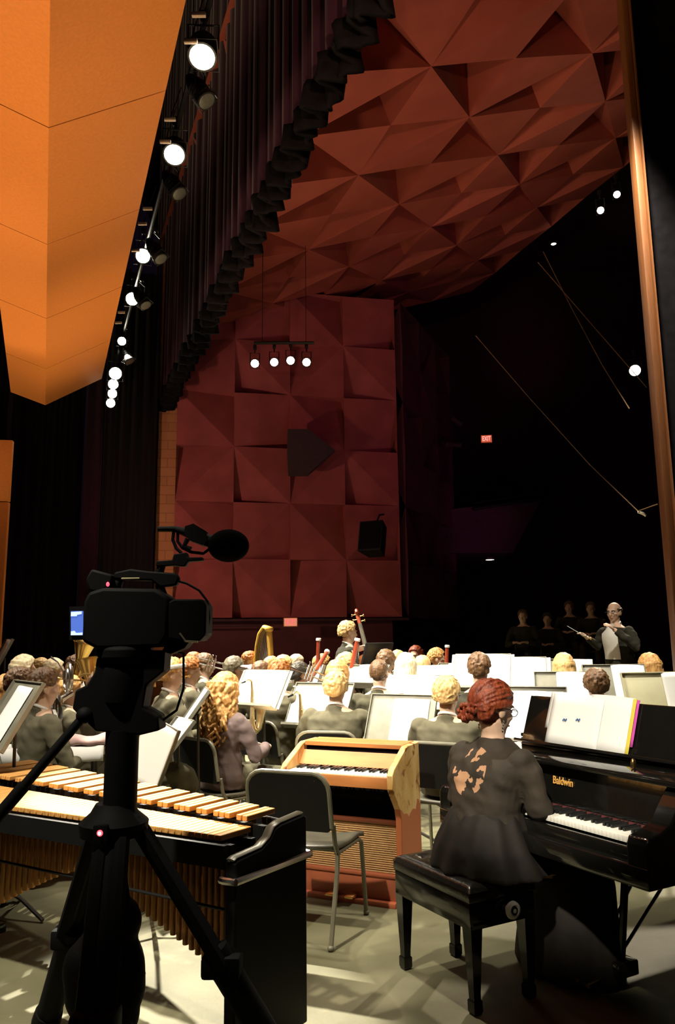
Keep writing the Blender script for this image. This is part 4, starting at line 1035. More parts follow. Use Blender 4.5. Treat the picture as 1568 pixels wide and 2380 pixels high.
for i, ft in enumerate(feet):
    root_ = hub + (V((ft.x, ft.y, hub.z)) - hub)*.10; b = MB()
    d_ = (ft - root_).normalized(); side = d_.cross(V((0, 0, 1))).normalized()
    for s_ in (-1, 1): b.tube([root_ + side*s_*.032, root_ + (ft-root_)*.55 + side*s_*.036], .026, 8)
    b.tube([root_ + (ft-root_)*.06, root_ + (ft-root_)*.60], .035, 8, flat=.5, xh=side); b.tube([root_ + (ft-root_)*.5, root_ + (ft-root_)*.985], [.050, .046], 12)
    leg_ = b.build('leg', M_RIG, tp_)
    f_ = MB(); f_.tube([root_ + (ft-root_)*.93, ft + V((0, 0, .0))], [.052, .056], 12); f_.build('rubber_foot', M_RIG, leg_)
    f_ = MB(); p_ = root_ + (ft-root_)*.55; f_.box(p_, (.13, .10, .07), None, .012); f_.build('leg_lock', M_RIG, leg_)
b = MB(); a0, a1 = q(214, 1655, -.05), q(28, 1888, -.12); b.tube([a0, a1], [.016, .018], 10); b.tube([a0 + (a1-a0)*.62, a1], [.0215, .0205], 12); b.ell(a0, (.028, .028, .028)); b.build('pan_handle', M_RIG, tp_)
b = MB(); b.tube([q(375, 1512, .03), q(424, 1520, .03), q(426, 1600, .03), q(412, 1650, .02), q(355, 1690, .02)], .0045, 8); b.build('hanging_cable', M_RIG, tp_)
rc = q(275, 1895, -.13)
b = MB(); b.box(rc + V((0, .012, -.02)), (.05, .02, .09), None, .008); rm = b.build('remote_control', M_RIG, tp_)
b = MB(); b.ell(rc, (.010, .004, .010), None, 14, 8); b.build('record_light', M_RED, rm)
b = MB(); b.ell(rc + V((0, -.003, 0)), (.0055, .003, .0055), None, 12, 8); b.build('record_light_core', M_REDC, rm)
# bags under the tripod
def blob(name, label, cat, els, loc, mat, amp=.02, vox=.012):
    b = MB()
    for c_, r_ in els: b.ell(c_, r_)
    me = fuse(b, vox, 4)
    displace(me, lambda p: amp*noise.noise(p*9 + V(loc)))
    o = mesh_obj(name, me, mat, None); o.location = loc; return tag(o, label, cat)
M_BAG = pm('black_nylon', (.006, .0055, .0055), .75, spec=.2, bump=.3, bscale=60)
hb = thing('hanging_bag', 'black weight bag slung under the tripod collar', 'bag', (-.74, 2.62, 0))
b = MB(); b.ell((0, 0, .56), (.09, .09, .10)); b.ell((-.015, 0, .42), (.135, .10, .15)); b.ell((.01, 0, .30), (.085, .08, .10)); me = fuse(b, .012, 4)
displace(me, lambda p: .02*noise.noise(p*8))
mesh_obj('bag_body', me, M_BAG, hb)
b = MB(); b.tube([(-.06, 0, .60), (-.03, 0, .74), (0, .02, .80)], .009, 6); b.tube([(.05, 0, .62), (.03, 0, .74), (0, .02, .80)], .009, 6); b.build('strap', M_BAG, hb)
cs_ = thing('equipment_case', 'tall soft black equipment case standing on the floor under the tripod', 'case', (-.74, 2.47, 0))
b = MB(); b.box((0, 0, .17), (.24, .18, .34), None, .05); me = fuse(b, .012, 5)
displace(me, lambda p: .012*noise.noise(p*10))
mesh_obj('case_body', me, M_BAG, cs_)
b = MB(); b.tube([(-.06, 0, .335), (-.04, 0, .375), (.04, 0, .375), (.06, 0, .335)], .009, 6); b.build('case_handle', M_BAG, cs_)
# ------------------------------------------------------------------ the players
M_BLOUSE = pm('black_blouse', (.03, .026, .022), .9, var=.2, scale=12, bump=.3, bscale=10)
def seatp(px, ytop, d): 
    p = at(px, ytop, d); return p
def toc(x, y): return math.degrees(math.atan2(3.2-x, 9.0-y))
def player(px, ytop, d, label, hair, heading=None, chair_label=None, **kw):
    p = at(px, ytop, d); h = toc(p.x, p.y) if heading is None else heading
    ln = kw.get('lean', .06)
    hx, hy = math.sin(R(h)), math.cos(R(h))
    x, y = p.x - hx*ln, p.y - hy*ln                  # pelvis sits behind the head
    r = person(label, x, y, h, ztop=p.z, hair=hair, **kw)
    if not kw.get('standing') and chair_label: chair(x + hx*.03, y + hy*.03, h, chair_label)
    return r, x, y, h

# nearest rows
player(525, 1565, 5.6, 'person with long wavy auburn hair and mauve blouse seated on a black chair', ('wavy', H_HONEY), 40, 'black chair under the person with long wavy hair', female=True, top=M_MAUVE, style='blouse', collar=False, vox=.008, legmat=M_SUIT2, lean=.03)
player(650, 1535, 6.7, 'person with short red brown hair and pale lit suit playing saxophone', ('short', H_AUBURN), 38, 'black chair under the saxophonist with red brown hair', vox=.009, top=M_SUIT2, lean=.02)
player(780, 1563, 5.95, 'person with curly blond hair and grey suit behind the celesta', ('curly', H_BLOND), 14, 'black chair behind the celesta under the curly blond person', vox=.009, top=M_SUIT2, width=1.12, lean=.04)
player(880, 1533, 6.6, 'person with closely cropped hair and dark suit seen from behind', ('buzz', H_BROWN), 18, 'black chair under the person with cropped hair', vox=.009, top=M_SUIT, width=1.05, lean=.02)
player(1037, 1575, 5.25, 'person with short blond hair and glasses in suit left of the pianist', ('short', H_BLOND), 26, 'black chair between celesta and pianist', vox=.009, top=M_SUIT2, glasses=True, width=1.08, lean=.03)
player(1112, 1520, 6.1, 'person with full rounded brown hair and dark jacket behind the pianist', ('short', H_BROWN), 20, 'black chair under the person with full brown hair', vox=.010, top=M_SUIT3, lean=.02)
player(1308, 1520, 6.9, 'person with long straight blond hair left of the conductor', ('long', H_BLOND), 12, 'black chair under the left of the two long haired blond people', female=True, top=M_BLOUSE, style='blouse', collar=False)
player(1383, 1556, 6.0, 'person with curly brown hair behind the piano score', ('curly', H_BROWN), 8, 'black chair under the person with curly brown hair', female=True, top=M_BLOUSE, style='blouse', collar=False, vox=.010)
player(1366, 1546, 7.7, 'person with short fair hair just in front of the conductor', ('short', H_PALE), 20, 'black chair just before the podium', top=M_SUIT)
player(1506, 1520, 6.8, 'person with long straight light brown hair right of the conductor', ('long', H_HONEY), -8, 'black chair under the rightmost long haired person', female=True, top=M_BLOUSE, style='blouse', collar=False)
player(545, 1527, 7.4, 'person with grey brown hair just behind the wavy haired woman', ('short', H_GREY), 45, None, top=M_SUIT)
player(607, 1538, 8.0, 'person with brown hair seated left of the saxophonist head', ('short', H_BROWN), 55, None)
player(697, 1540, 7.5, 'person with dark hair and suit right of the saxophonist holding a clarinet', ('short', H_DARK), 52, 'black chair under the dark haired clarinettist', top=M_SUIT2)
player(785, 1536, 6.9, 'person with straight fair hair behind the curly blond person', ('bob', H_HONEY), 25, None, female=True)
player(897, 1512, 7.9, 'person with curly brown hair behind the cropped head', ('curly', H_BROWN), 30, None)
player(943, 1519, 7.2, 'person with long pale blond hair seated mid orchestra', ('long', H_PALE), 25, None, female=True, top=M_BLOUSE, style='blouse', collar=False)
player(924, 1513, 9.0, 'person with short fair hair half hidden behind the pale blond one', ('short', H_BLOND), 40, None)
player(981, 1525, 8.3, 'person with blond hair in a brown bun mid orchestra', ('bun', H_BLOND), 25, None, female=True)
player(965, 1503, 10.0, 'person with red hair and glasses at the far side looking back this way', ('bob', H_RED), -150, None, face=True, glasses=True, female=True, vox=.009)
player(1015, 1508, 9.3, 'person with fair brown hair beside an upright bassoon, facing right', ('short', H_HONEY), 95, None, face=True, vox=.009, top=M_SUIT)
player(749, 1522, 9.0, 'person with fair hair behind the leftmost upright bassoon', ('short', H_HONEY), 80, None, face=True, vox=.010)
player(806, 1519, 7.7, 'person with pale blond hair holding the leaning bassoon before the bass player', ('short', H_BLOND), 70, None, face=True, vox=.010)
player(660, 1524, 8.5, 'person with blond hair in far row, left of the pale blond neighbour', ('short', H_BLOND), 60, None)
player(690, 1522, 10.0, 'person with pale blond hair in far row beyond the dark haired clarinettist', ('short', H_PALE), 60, None)
player(632, 1527, 9.4, 'person with brown hair in far row right of the harp', ('short', H_HONEY), 60, None)
player(581, 1515, 10.6, 'person with red brown hair playing the harp, face to the right', ('short', H_AUBURN), 95, None, face=True, vox=.009)
# left group
player(50, 1554, 5.85, 'person with brown hair in suit right behind the large left music stand', ('short', H_BROWN), 58, 'black chair at far left under the brown haired brass player', top=M_SUIT2, vox=.010)
player(104, 1557, 5.2, 'person with brown hair and pale lit suit on left, back to the camera', ('short', H_BROWN), 50, 'second black chair from far left, under the pale suited person', top=M_SUIT2, vox=.010)
player(58, 1525, 7.0, 'person with very pale blond hair highest in the left group', ('bob', H_PALE), 68, None, female=True)
player(97, 1531, 9.0, 'person with light hair and visible ear in the left group', ('short', H_BLOND), 72, None)
player(128, 1532, 7.7, 'person with pale blond hair right of the visible ear in the left group', ('short', H_PALE), 72, None)
player(178, 1525, 8.3, 'person with dark brown hair below the raised golden horn bell', ('short', H_BROWN), 80, None, face=True, vox=.010, top=M_SUIT2)
player(20, 1570, 6.3, 'person with long fair hair at the far left edge', ('long', H_HONEY), 62, None, female=True)
player(168, 1572, 6.6, 'person in grey suit with silver horn tubing before the face, left of the tripod', ('short', H_HONEY), 70, None, top=M_SUIT2)
player(238, 1560, 5.95, 'person in pale grey suit mostly hidden behind the tripod head', ('short', H_BROWN), 70, None, top=M_SUIT2)
_b = player(398, 1531, 6.0, 'person with pale band on the hair and grey suit right of the tripod', ('short', H_HONEY), 62, 'black chair just right of the tripod', top=M_SUIT2, vox=.010)
_bm = MB(); _bm.tube([(.090*math.cos(a), -.014 + .112*math.sin(a), .055 + .028*math.sin(a)) for a in [2*PI*i/28 for i in range(29)]], .010, 8, _b[0][1], flat=1.6); _bm.build('hair_band', M_SHIRT, _b[0][0])
player(441, 1528, 6.9, 'person with short ginger hair and suit right of the hanging cable', ('short', H_AUBURN), 60, 'black chair under the ginger haired person', top=M_SUIT2, vox=.010)
player(476, 1520, 8.2, 'person with brown hair behind a silver horn bell, facing right', ('short', H_BROWN), 80, None, face=True, top=M_SUIT)
player(452, 1517, 9.2, 'person with red hair top showing behind the ginger haired person', ('short', H_AUBURN), 70, None)

# pianist ----------------------------------------------------------
pc = V((.625, 3.50, 0)); ph_ = 52
M_SKIRT = pm('shaded_dress', (.014, .0105, .008), .75, var=.25, scale=10, bump=.35, bscale=9, spec=.3)  # darker copy of the dress, shade on the skirt put into colour
def lace_mat():
    m = pm('black_lace_dress', (.040, .030, .021), .75, var=.25, scale=10, bump=.35, bscale=16, spec=.3)
    nt = m.node_tree; N = nt.nodes; L = nt.links; b = N['Principled BSDF']; tc = N['Texture Coordinate']
    mp = N.new('ShaderNodeMapping'); mp.inputs['Location'].default_value = (.02, 0, -.885); mp.inputs['Scale'].default_value = (1, 0, 1); L.new(tc.outputs['Object'], mp.inputs['Vector'])
    # an open-work yoke low between the shoulder blades
    dist = N.new('ShaderNodeVectorMath'); dist.operation = 'LENGTH'; mp2 = N.new('ShaderNodeMapping'); mp2.inputs['Scale'].default_value = (1/.10, 1, 1/.10); L.new(mp.outputs['Vector'], mp2.inputs['Vector']); L.new(mp2.outputs['Vector'], dist.inputs[0])
    nz = N.new('ShaderNodeTexNoise'); nz.inputs['Scale'].default_value = 13; nz.inputs['Detail'].default_value = 3; L.new(mp.outputs['Vector'], nz.inputs['Vector'])
    a = N.new('ShaderNodeMath'); a.operation = 'GREATER_THAN'; a.inputs[1].default_value = .535; L.new(nz.outputs['Fac'], a.inputs[0])
    c = N.new('ShaderNodeMath'); c.operation = 'LESS_THAN'; c.inputs[1].default_value = 1.0; L.new(dist.outputs['Value'], c.inputs[0])
    sx = N.new('ShaderNodeSeparateXYZ'); L.new(tc.outputs['Object'], sx.inputs[0]); bk = N.new('ShaderNodeMath'); bk.operation = 'LESS_THAN'; bk.inputs[1].default_value = .0; L.new(sx.outputs['Y'], bk.inputs[0])
    m1 = N.new('ShaderNodeMath'); m1.operation = 'MULTIPLY'; L.new(a.outputs[0], m1.inputs[0]); L.new(c.outputs[0], m1.inputs[1])
    m2 = N.new('ShaderNodeMath'); m2.operation = 'MULTIPLY'; L.new(m1.outputs[0], m2.inputs[0]); L.new(bk.outputs[0], m2.inputs[1])
    mx = N.new('ShaderNodeMix'); mx.data_type = 'RGBA'; mx.inputs['B'].default_value = (.50, .27, .15, 1)
    src = b.inputs['Base Color'].links[0].from_socket; L.new(m2.outputs[0], mx.inputs['Factor']); L.new(src, mx.inputs['A']); L.new(mx.outputs['Result'], b.inputs['Base Color'])
    return m
hp = at(1150, 1580, 3.7)
pr, Mh, A_ = person('person with red hair in a bun and black lace dress seated at the piano', pc.x, pc.y, ph_, ztop=hp.z, hair=('bun', H_RED), top=lace_mat(), style='blouse', collar=False, female=True, skirt=True,
    lean=.09, head_yaw=8, head_pitch=-14, vox=.0065, glasses=True, face=True, legmat=M_SKIRT, width=1.16, seat=.47, hs=1.02, leg_yaw=14, drape=True,
    arms={'L': ((-.235, .085, .745), (-.10, .24, .61)), 'R': ((.235, .085, .745), (.15, .26, .61))}, hands={'L': ((.7, .7, -.15), (0, .2, -1)), 'R': ((-.45, .85, -.15), (0, .2, -1))})
e_ = MB()
for s in (-1, 1):
    for k in range(4): e_.ell((s*.078, .002 + .002*(k % 2), -.052 - .013*k), (.005, .004, .007), Mh, 8, 6)
    e_.tube([(s*.077, .0, -.044), (s*.078, .002, -.095)], .0015, 5, Mh)
e_.build('earrings', M_SILVER, pr)
e_ = MB(); e_.tube([V((math.cos(a)*.030, -.118 + math.sin(a)*.012, -.045 + math.sin(a)*.030)) for a in [2*PI*i/14 for i in range(15)]], .006, 6, Mh); e_.build('hair_tie', M_SUIT3, pr)

# conductor --------------------------------------------------------
cd = 9.0; cx = at(1437, 1500, cd); cz = at(1427, 1400, cd).z; pod = .14; ch = 248
po = thing('podium', 'low black podium under the conductor', 'podium', (cx.x, cx.y, 0), ch)
b = MB(); b.box((0, 0, .065), (1.0, 1.0, .13), None, .01); b.build('podium_deck', M_BLACK, po)
b = MB(); b.box((0, 0, .135), (.96, .96, .01)); b.build('podium_carpet', M_CLOTHB, po)
Mc = Matrix.Translation((cx.x, cx.y, pod)) @ Matrix.Rotation(-R(ch), 4, 'Z'); Mci = Mc.inverted()
wl_ = Mci @ at(1425, 1462, cd - .28); wr_ = Mci @ at(1362, 1481, cd + .10)
sl = V((-.172, .02, 1.43)); sr = V((.172, .02, 1.43))
el_ = V((-.36, .05, 1.20)); er_ = (sr + wr_)/2 + V((.05, -.05, -.16))
hl = (Mci @ at(1408, 1448, cd - .34)) - wl_; hr = (Mci @ at(1344, 1467, cd + .06)) - wr_
cr_, Mhc, Ac = person('conductor with glasses, black tailcoat and white waistcoat raising both hands on the podium', cx.x, cx.y, ch, ztop=cz, z0=pod, hair=('bald', H_GREY), top=M_SUIT3, style='tail', standing=True, lean=.03, head_yaw=-22, head_pitch=-4,
    face=True, glasses=True, vox=.008, width=1.12, arms={'L': (el_, wl_), 'R': (er_, wr_)}, hands={'L': (hl, (.6, .2, -.7)), 'R': (hr, (0, .2, -1))}, curl=34)
bt = MB(); g0 = Mci @ at(1372, 1484, cd + .08); g1 = Mci @ at(1350, 1474, cd + .02); g2 = Mci @ at(1318, 1455, cd - .05)
bt.tube([Mc @ g2, Mc @ g1, Mc @ g0], [.0035, .005, .006], 8); ob = bt.build('baton_stick', M_PAPER, None)
bt_root = thing('baton', 'thin pale baton in the right hand of the conductor', 'baton', Mc @ g0); ob.parent = bt_root; ob.matrix_local = Matrix.Translation(-(Mc @ g0))
h_ = MB(); h_.ell((0, 0, 0), (.012, .012, .020)); h_.build('baton_grip', M_GOLD, bt_root)
for s in (-1, 1):          # tails of the coat
    t_ = MB(); t_.rings([[V((s*.09 + k[0]*w_, y_ + k[1]*.012, z_)) for k in ((-1, -1), (1, -1), (1, 1), (-1, 1))] for z_, y_, w_ in ((1.02, -.135, .085), (.85, -.165, .085), (.65, -.17, .075), (.45, -.165, .06))])
    t_.build('coat_tail', M_SUIT3, cr_, bevel=.004)
# bass player and bass ----------------------------------------------
bd = 8.7; bp_ = at(806, 1445, bd); bh = 78
Mb = Matrix.Translation((bp_.x, bp_.y, 0)) @ Matrix.Rotation(-R(bh), 4, 'Z'); Mbi = Mb.inverted()
nkp = at(845, 1508, bd + .10); lh = Mbi @ nkp
br2, Mhb, Ab = person('standing bass player with short fair hair, black suit and bow tie', bp_.x - .02, bp_.y, bh, ztop=bp_.z, hair=('short', H_BLOND), standing=True, lean=.03, head_yaw=-6, face=True, vox=.009, top=M_SUIT3,
    arms={'L': (V((-.28, .22, 1.10)), lh + V((-.0, -.08, -.01))), 'R': (V((.26, .08, .98)), V((.14, .32, .86)))}, hands={'L': ((.1, .8, .2), (.7, .3, 0)), 'R': ((.1, .8, -.4), (-.7, .2, 0))}, curl=45)
db = thing('double_bass', 'double bass with red scroll held by the standing player', 'double bass', (0, 0, 0))
tipp = at(828, 1421, bd + .22); nutp = at(836, 1450, bd + .19); bodyt = at(853, 1520, bd + .12)
axis = (bodyt - tipp).normalized(); foot_t = (bodyt.z)/(-axis.z); endp = bodyt + axis*foot_t
side = axis.cross(V((0, -1, 0))).normalized(); front = side.cross(axis).normalized()
if front.y > 0: front = -front
M_BASS = pm('bass_varnish', (.42, .13, .03), .28, var=.25, scale=5, stretch=(4, 4, .8), coat=.4)
L_ = foot_t - .14
prof = [(0, .04), (.02, .15), (.08, .225), (.16, .245), (.26, .21), (.34, .165), (.42, .165), (.50, .21), (.62, .29), (.74, .32), (.86, .30), (.95, .22), (1.0, .06)]
def bsec(off):
    Lf = [bodyt + axis*(t*L_) + side*w_*.85 + front*off for t, w_ in prof]; Rt = [bodyt + axis*(t*L_) - side*w_*.85 + front*off for t, w_ in reversed(prof)]
    return Lf + Rt
def inset(off, k): 
    c_ = bodyt + axis*L_*.55
    return [c_ + (p - c_ - front*off)*k + front*off for p in bsec(off)]
b = MB(); b.rings([inset(-.11, .9), bsec(-.095), bsec(.075), inset(.095, .85)]); b.build('body', M_BASS, db, ang=35)
b = MB(); b.tube([nutp, bodyt + axis*.06], [.020, .028], 10); b.build('neck', M_BASS, db)
b = MB(); b.tube([nutp + front*.02, bodyt + axis*.42 + front*.13], [.022, .032], 8, flat=.4, xh=side); b.build('fingerboard', pm('worn_fingerboard', (.10, .09, .06), .4), db)
b = MB(); b.tube([nutp, nutp - axis*.10 - front*.02, tipp + axis*.05 - front*.03], [.022, .026, .022], 10)
sp_ = []
for k in range(15):
    a = k*.62; r_ = .045*(1 - k/17); sp_.append(tipp + axis*.02 + front*(r_*math.cos(a) - .02) - axis*(r_*math.sin(a)))
b.tube(sp_, [.020 - .0008*k for k in range(15)], 8); b.ell(tipp + axis*.02 - front*.02, (.028, .028, .028)); b.build('scroll', M_WOODR, db)
for k, s in enumerate((-1, 1, -1, 1)):
    b = MB(); p0 = nutp - axis*(.03 + .03*k) - front*.01; b.tube([p0, p0 + side*s*.055], .006, 6); b.ell(p0 + side*s*.065, (.010, .016, .016)); b.build('tuning_peg', M_BRASS, db)
for k in range(4):
    b = MB(); o_ = side*(k-1.5)*.010; o2 = side*(k-1.5)*.022; b.tube([nutp + front*.032 + o_, bodyt + axis*L_*.58 + front*.17 + o2, bodyt + axis*L_*.86 + front*.11 + o_], .0022, 5); b.build('string', M_SILVER, db)
b = MB(); c_ = bodyt + axis*L_*.58; b.rings([[c_ + side*x_ + front*f_ + axis*a_ for x_, f_ in ((-.08, .085), (-.06, .165), (.06, .165), (.08, .085))] for a_ in (-.008, .008)]); b.build('bridge', M_ORANGEW, db)
b = MB(); b.tube([bodyt + axis*L_, endp - axis*.0], [.008, .006], 6); b.build('endpin', M_METALB, db)

# ------------------------------------------------------------------ instruments
M_BASSOON = pm('bassoon_maple', (.30, .045, .02), .25, var=.2, scale=6, coat=.5)
M_CLAR = pm('clarinet_wood', (.012, .010, .009), .3)
def bassoon(px0, py0, px1, py1, d, label, d1=None):
    a, c = at(px0, py0, d), at(px1, py1, d1 or d); ax = (c - a).normalized(); c = a + ax*1.25
    root = thing('bassoon', label, 'bassoon', c, 0, 'bassoons'); o = lambda p: p - c
    b = MB(); b.tube([o(a + ax*.03), o(a + ax*.38)], [.021, .026], 12); b.build('bell_joint', M_BASSOON, root)
    b = MB(); sd = V((0, 1, 0)).cross(ax).normalized(); b.tube([o(a + ax*.38), o(c)], [.026, .030], 12); b.tube([o(a + ax*.62 + sd*.035), o(c + sd*.03)], [.016, .026], 12); b.build('long_joint', M_BASSOON, root)
    b = MB(); b.lathe([(.021, 0), (.029, .006), (.029, .028), (.022, .034)], 14, frame(o(a), *basis(ax))); b.build('bell_ring', M_SHIRT, root)
    for t in (.36, .62, .95): 
        b = MB(); b.tube([o(a + ax*t), o(a + ax*(t+.025))], .030, 12); b.build('ferrule', M_SILVER, root)
    b = MB(); q_ = a + ax*.62 + sd*.035; b.tube([o(q_), o(q_ - ax*.10 + sd*.03), o(q_ - ax*.14 + sd*.12), o(q_ - ax*.08 + sd*.22)], [.006, .005, .004, .003], 7); b.build('crook', M_SILVER, root)
bassoon(740, 1483, 738, 1560, 8.75, 'leftmost bassoon, standing upright above the players')
bassoon(761, 1513, 706, 1602, 8.0, 'bassoon slanting steeply to the lower left', 7.5)
bassoon(831, 1483, 812, 1580, 7.6, 'bassoon leaning in front of the bass player')
bassoon(1039, 1499, 1037, 1552, 9.1, 'rightmost bassoon, upright beside the fair haired player')
def frm(p, axis_, upv=(0, 0, 1)):
    z = V(axis_).normalized(); x = V(upv) - z*V(upv).dot(z); x.normalize(); return frame(V(p), x, z.cross(x), z)
def bell(mb, M, r, ln, r0=.007, n=12):
    mb.lathe([(max(r0, r0 + (r-r0)*(t**4.2)), ln*t) for t in [i/n for i in range(n+1)]] + [((r-r0)*.93, ln*.985), (r0*.8, ln*.4)], 24, M, cap=False)
def sax(px, py, d, heading, label, k=1.0):
    c = at(px, py, d); root = thing('saxophone', label, 'saxophone', c, heading); M_SX = M_SXB
    b = MB(); b.tube([(0, -.10*k, .30*k), (0, -.05*k, .325*k), (0, 0, .30*k), (0, .01*k, .22*k), (0, .015*k, -.22*k), (0, .03*k, -.29*k), (0, .075*k, -.315*k), (0, .12*k, -.28*k), (0, .135*k, -.2*k)], [.009*k, .011*k, .013*k, .016*k, .033*k, .038*k, .042*k, .045*k, .048*k], 14); b.build('body_tube', M_SX, root)
    b = MB(); b.lathe([(.048*k, 0), (.054*k, .08*k), (.064*k, .14*k), (.082*k, .19*k), (.088*k, .2*k), (.075*k, .19*k), (.05*k, .1*k)], 20, T(0, .135*k, -.2*k) @ RX(-8), cap=False); b.build('bell', M_SX, root)
    b = MB()
    for i in range(9): b.lathe([(.001, .03*k), (.017*k, .03*k), (.017*k, .022*k), (.006*k, .018*k)], 10, T(.0, .012*k, .16*k - .042*k*i) @ RY(80 if i % 2 else 100))
    b.tube([(.03*k, .0, .2*k), (.035*k, .0, -.2*k)], .003, 5); b.build('keywork', M_SX, root)
    b = MB(); b.tube([(0, -.10*k, .30*k), (0, -.16*k, .285*k)], [.012*k, .008*k], 8); b.build('mouthpiece', M_BLACK, root)
M_SXB = pm('pale_lacquer_brass', (.92, .74, .40), .3, .85, var=.05)
sax(697, 1692, 6.4, 38, 'pale golden saxophone held by the player with red brown hair', .9)
sax(584, 1640, 6.1, 45, 'pale golden saxophone right of the long wavy hair', .62)
def clarinet(p0, p1, label):
    a, c = V(p0), V(p1); root = thing('clarinet', label, 'clarinet', a); ax = c - a
    b = MB(); b.tube([(0, 0, 0), ax*.85], [.010, .014], 10); b.build('body_tube', M_CLAR, root)
    b = MB(); b.lathe([(.014, 0), (.018, .06), (.033, .10), (.030, .10)], 16, frame(ax*.85, *basis(ax))); b.build('bell', M_CLAR, root)
    b = MB(); sd = ax.cross(V((0, 1, 0))).normalized(); b.tube([ax*.2 + sd*.016, ax*.8 + sd*.02], .004, 6)
    for t in (.3, .45, .6, .7): b.ell(ax*t + sd*.015, (.009, .009, .009), None, 8, 6)
    b.build('keywork', M_SILVER, root)
clarinet(at(716, 1585, 7.1), at(742, 1535, 7.4) + V((0, 0, -.5)), 'dark clarinet held by the dark haired player')
def trumpet(px, py, d, heading, pitch, label, mat=M_SILVER):
    c = at(px, py, d); root = thing('trumpet', label, 'trumpet', c, heading); root.rotation_euler = (R(pitch), 0, -R(heading))
    b = MB(); bell(b, frm((0, .05, .03), (0, 1, 0)), .062, .34, .008); b.build('bell', mat, root)
    b = MB(); b.tube([(0, -.24, -.02), (0, .16, -.02), (0, .20, .0), (0, .16, .03)], .007, 8); b.tube([(0, .06, .03), (0, -.10, .03), (0, -.14, .005), (0, -.10, -.02)], .008, 8); b.build('tubing', mat, root)
    for k in range(3):
        b = MB(); b.tube([(.012, .045 - .03*k, -.07), (.012, .045 - .03*k, .06)], .011, 10); b.tube([(.012, .045 - .03*k, .06), (.012, .045 - .03*k, .085)], .004, 6); b.ell((.012, .045 - .03*k, .088), (.009, .009, .003)); b.build('valve', mat, root)
    b = MB(); b.lathe([(.013, 0), (.006, .02), (.005, .06)], 12, frm((0, -.30, -.02), (0, 1, 0))); b.build('mouthpiece', mat, root)
trumpet(486, 1543, 7.3, 78, -14, 'silver trumpet with bell beside the brown haired player', M_SILVER)
trumpet(715, 1562, 6.9, 60, -22, 'silver trumpet tubing before the dark haired player face', M_SILVER)
trumpet(352, 1576, 6.0, -88, -6, 'golden trumpet bell pointing left beside the tripod', M_BRASS)
trumpet(224, 1578, 5.9, 92, -5, 'golden trumpet lying level left of the tripod head', M_BRASS)
def horn(px, py, d, heading, label, mat):
    c = at(px, py, d); root = thing('french_horn', label, 'french horn', c, heading)
    b = MB()
    for rr_, oy in ((.115, 0), (.095, .012), (.075, -.012)): b.tube([(rr_*math.cos(a), oy, rr_*math.sin(a)) for a in [2*PI*i/28 for i in range(29)]], .010, 8)
    b.tube([(-.11, 0, .02), (-.05, .01, .06), (.02, .01, .05), (.05, 0, -.03)], .010, 8); b.build('coil', mat, root)
    b = MB(); bell(b, frm((.05, .02, -.10), (.55, -.75, -.35)), .15, .26, .022); b.build('bell', mat, root)
    for k in range(3):
        b = MB(); b.tube([(-.05 + .03*k, -.02, .0), (-.05 + .03*k, -.02, .06)], .012, 10); b.build('valve', mat, root)
    b = MB(); b.tube([(-.11, 0, .03), (-.16, -.05, .12), (-.18, -.10, .16)], [.006, .005, .009], 8); b.build('lead_pipe', mat, root)
horn(158, 1578, 5.75, 60, 'silver french horn coil left of the tripod, mid height', M_SILVER)
horn(128, 1640, 5.6, 60, 'pale french horn low in the left group', M_SILVER)
def euph(px, py, d, label, mat=M_BRASS, k=1.0, tilt=(10, 20)):
    c = at(px, py, d); root = thing('euphonium', label, 'euphonium', c, 70); root.rotation_euler = (R(tilt[0]), R(tilt[1]), -R(70))
    b = MB(); b.lathe([(r_*k, z_*k) for r_, z_ in ((.03, -.45), (.045, -.2), (.06, -.05), (.085, .05), (.125, .10), (.132, .102), (.11, .08), (.05, -.1))], 24, None, cap=False); b.build('bell', mat, root)
    b = MB(); b.tube([(x*k, 0, z*k) for x, z in ((0, -.45), (.02, -.55), (.08, -.60), (.14, -.55), (.155, -.45), (.15, -.2), (.13, -.14), (.10, -.2), (.10, -.42))], [.03*k, .034*k, .034*k, .03*k, .024*k, .02*k, .017*k, .015*k, .013*k], 12); b.build('tubing', mat, root)
    for i in range(3):
        q_ = MB(); q_.tube([((.04 + .035*i)*k, -.06*k, -.42*k), ((.04 + .035*i)*k, -.06*k, -.24*k)], .015*k, 10); q_.build('valve', mat, root)
euph(193, 1512, 7.2, 'raised golden horn with bell pointing up on left', M_BRASS, .9, (-10, 14))
euph(212, 1560, 6.2, 'golden low brass horn partly behind the tripod head', M_BRASS, .9, (6, -14))
# harp
hd_ = 10.2; root = thing('harp', 'gilded concert harp rising above the players', 'harp', at(628, 1600, hd_).xyz*1.0)
root.location.z = 0; hx0 = root.location.copy()
def hq(px, py, dd=0): return at(px, py, hd_ + dd) - hx0
b = MB(); top_ = hq(625, 1462); bt_ = hq(634, 1600); ax = (bt_ - top_); bt2 = top_ + ax*(top_.z - .10)/(-ax.z)
b.tube([top_, top_ + (bt2-top_)*.25, top_ + (bt2-top_)*.27, top_ + (bt2-top_)*.30, bt2], [.040, .032, .042, .032, .036], 14)
for k in range(8):
    a = 2*PI*k/8; o_ = V((math.cos(a)*.034, math.sin(a)*.034, 0)); b.tube([top_ + o_, top_ + (bt2-top_)*.26 + o_*.9], .006, 5)
b.build('column', M_GOLD, root)
b = MB(); b.lathe([(.03, -.02), (.055, 0), (.06, .025), (.05, .045), (.02, .05)], 18, T(*(top_ + V((0, 0, -.02))))); b.build('crown', M_GOLD, root)
b = MB(); nk_ = [hq(625, 1460), hq(614, 1457, .05), hq(604, 1472, .12), hq(598, 1500, .2), hq(595, 1535, .28), hq(592, 1560, .34)]
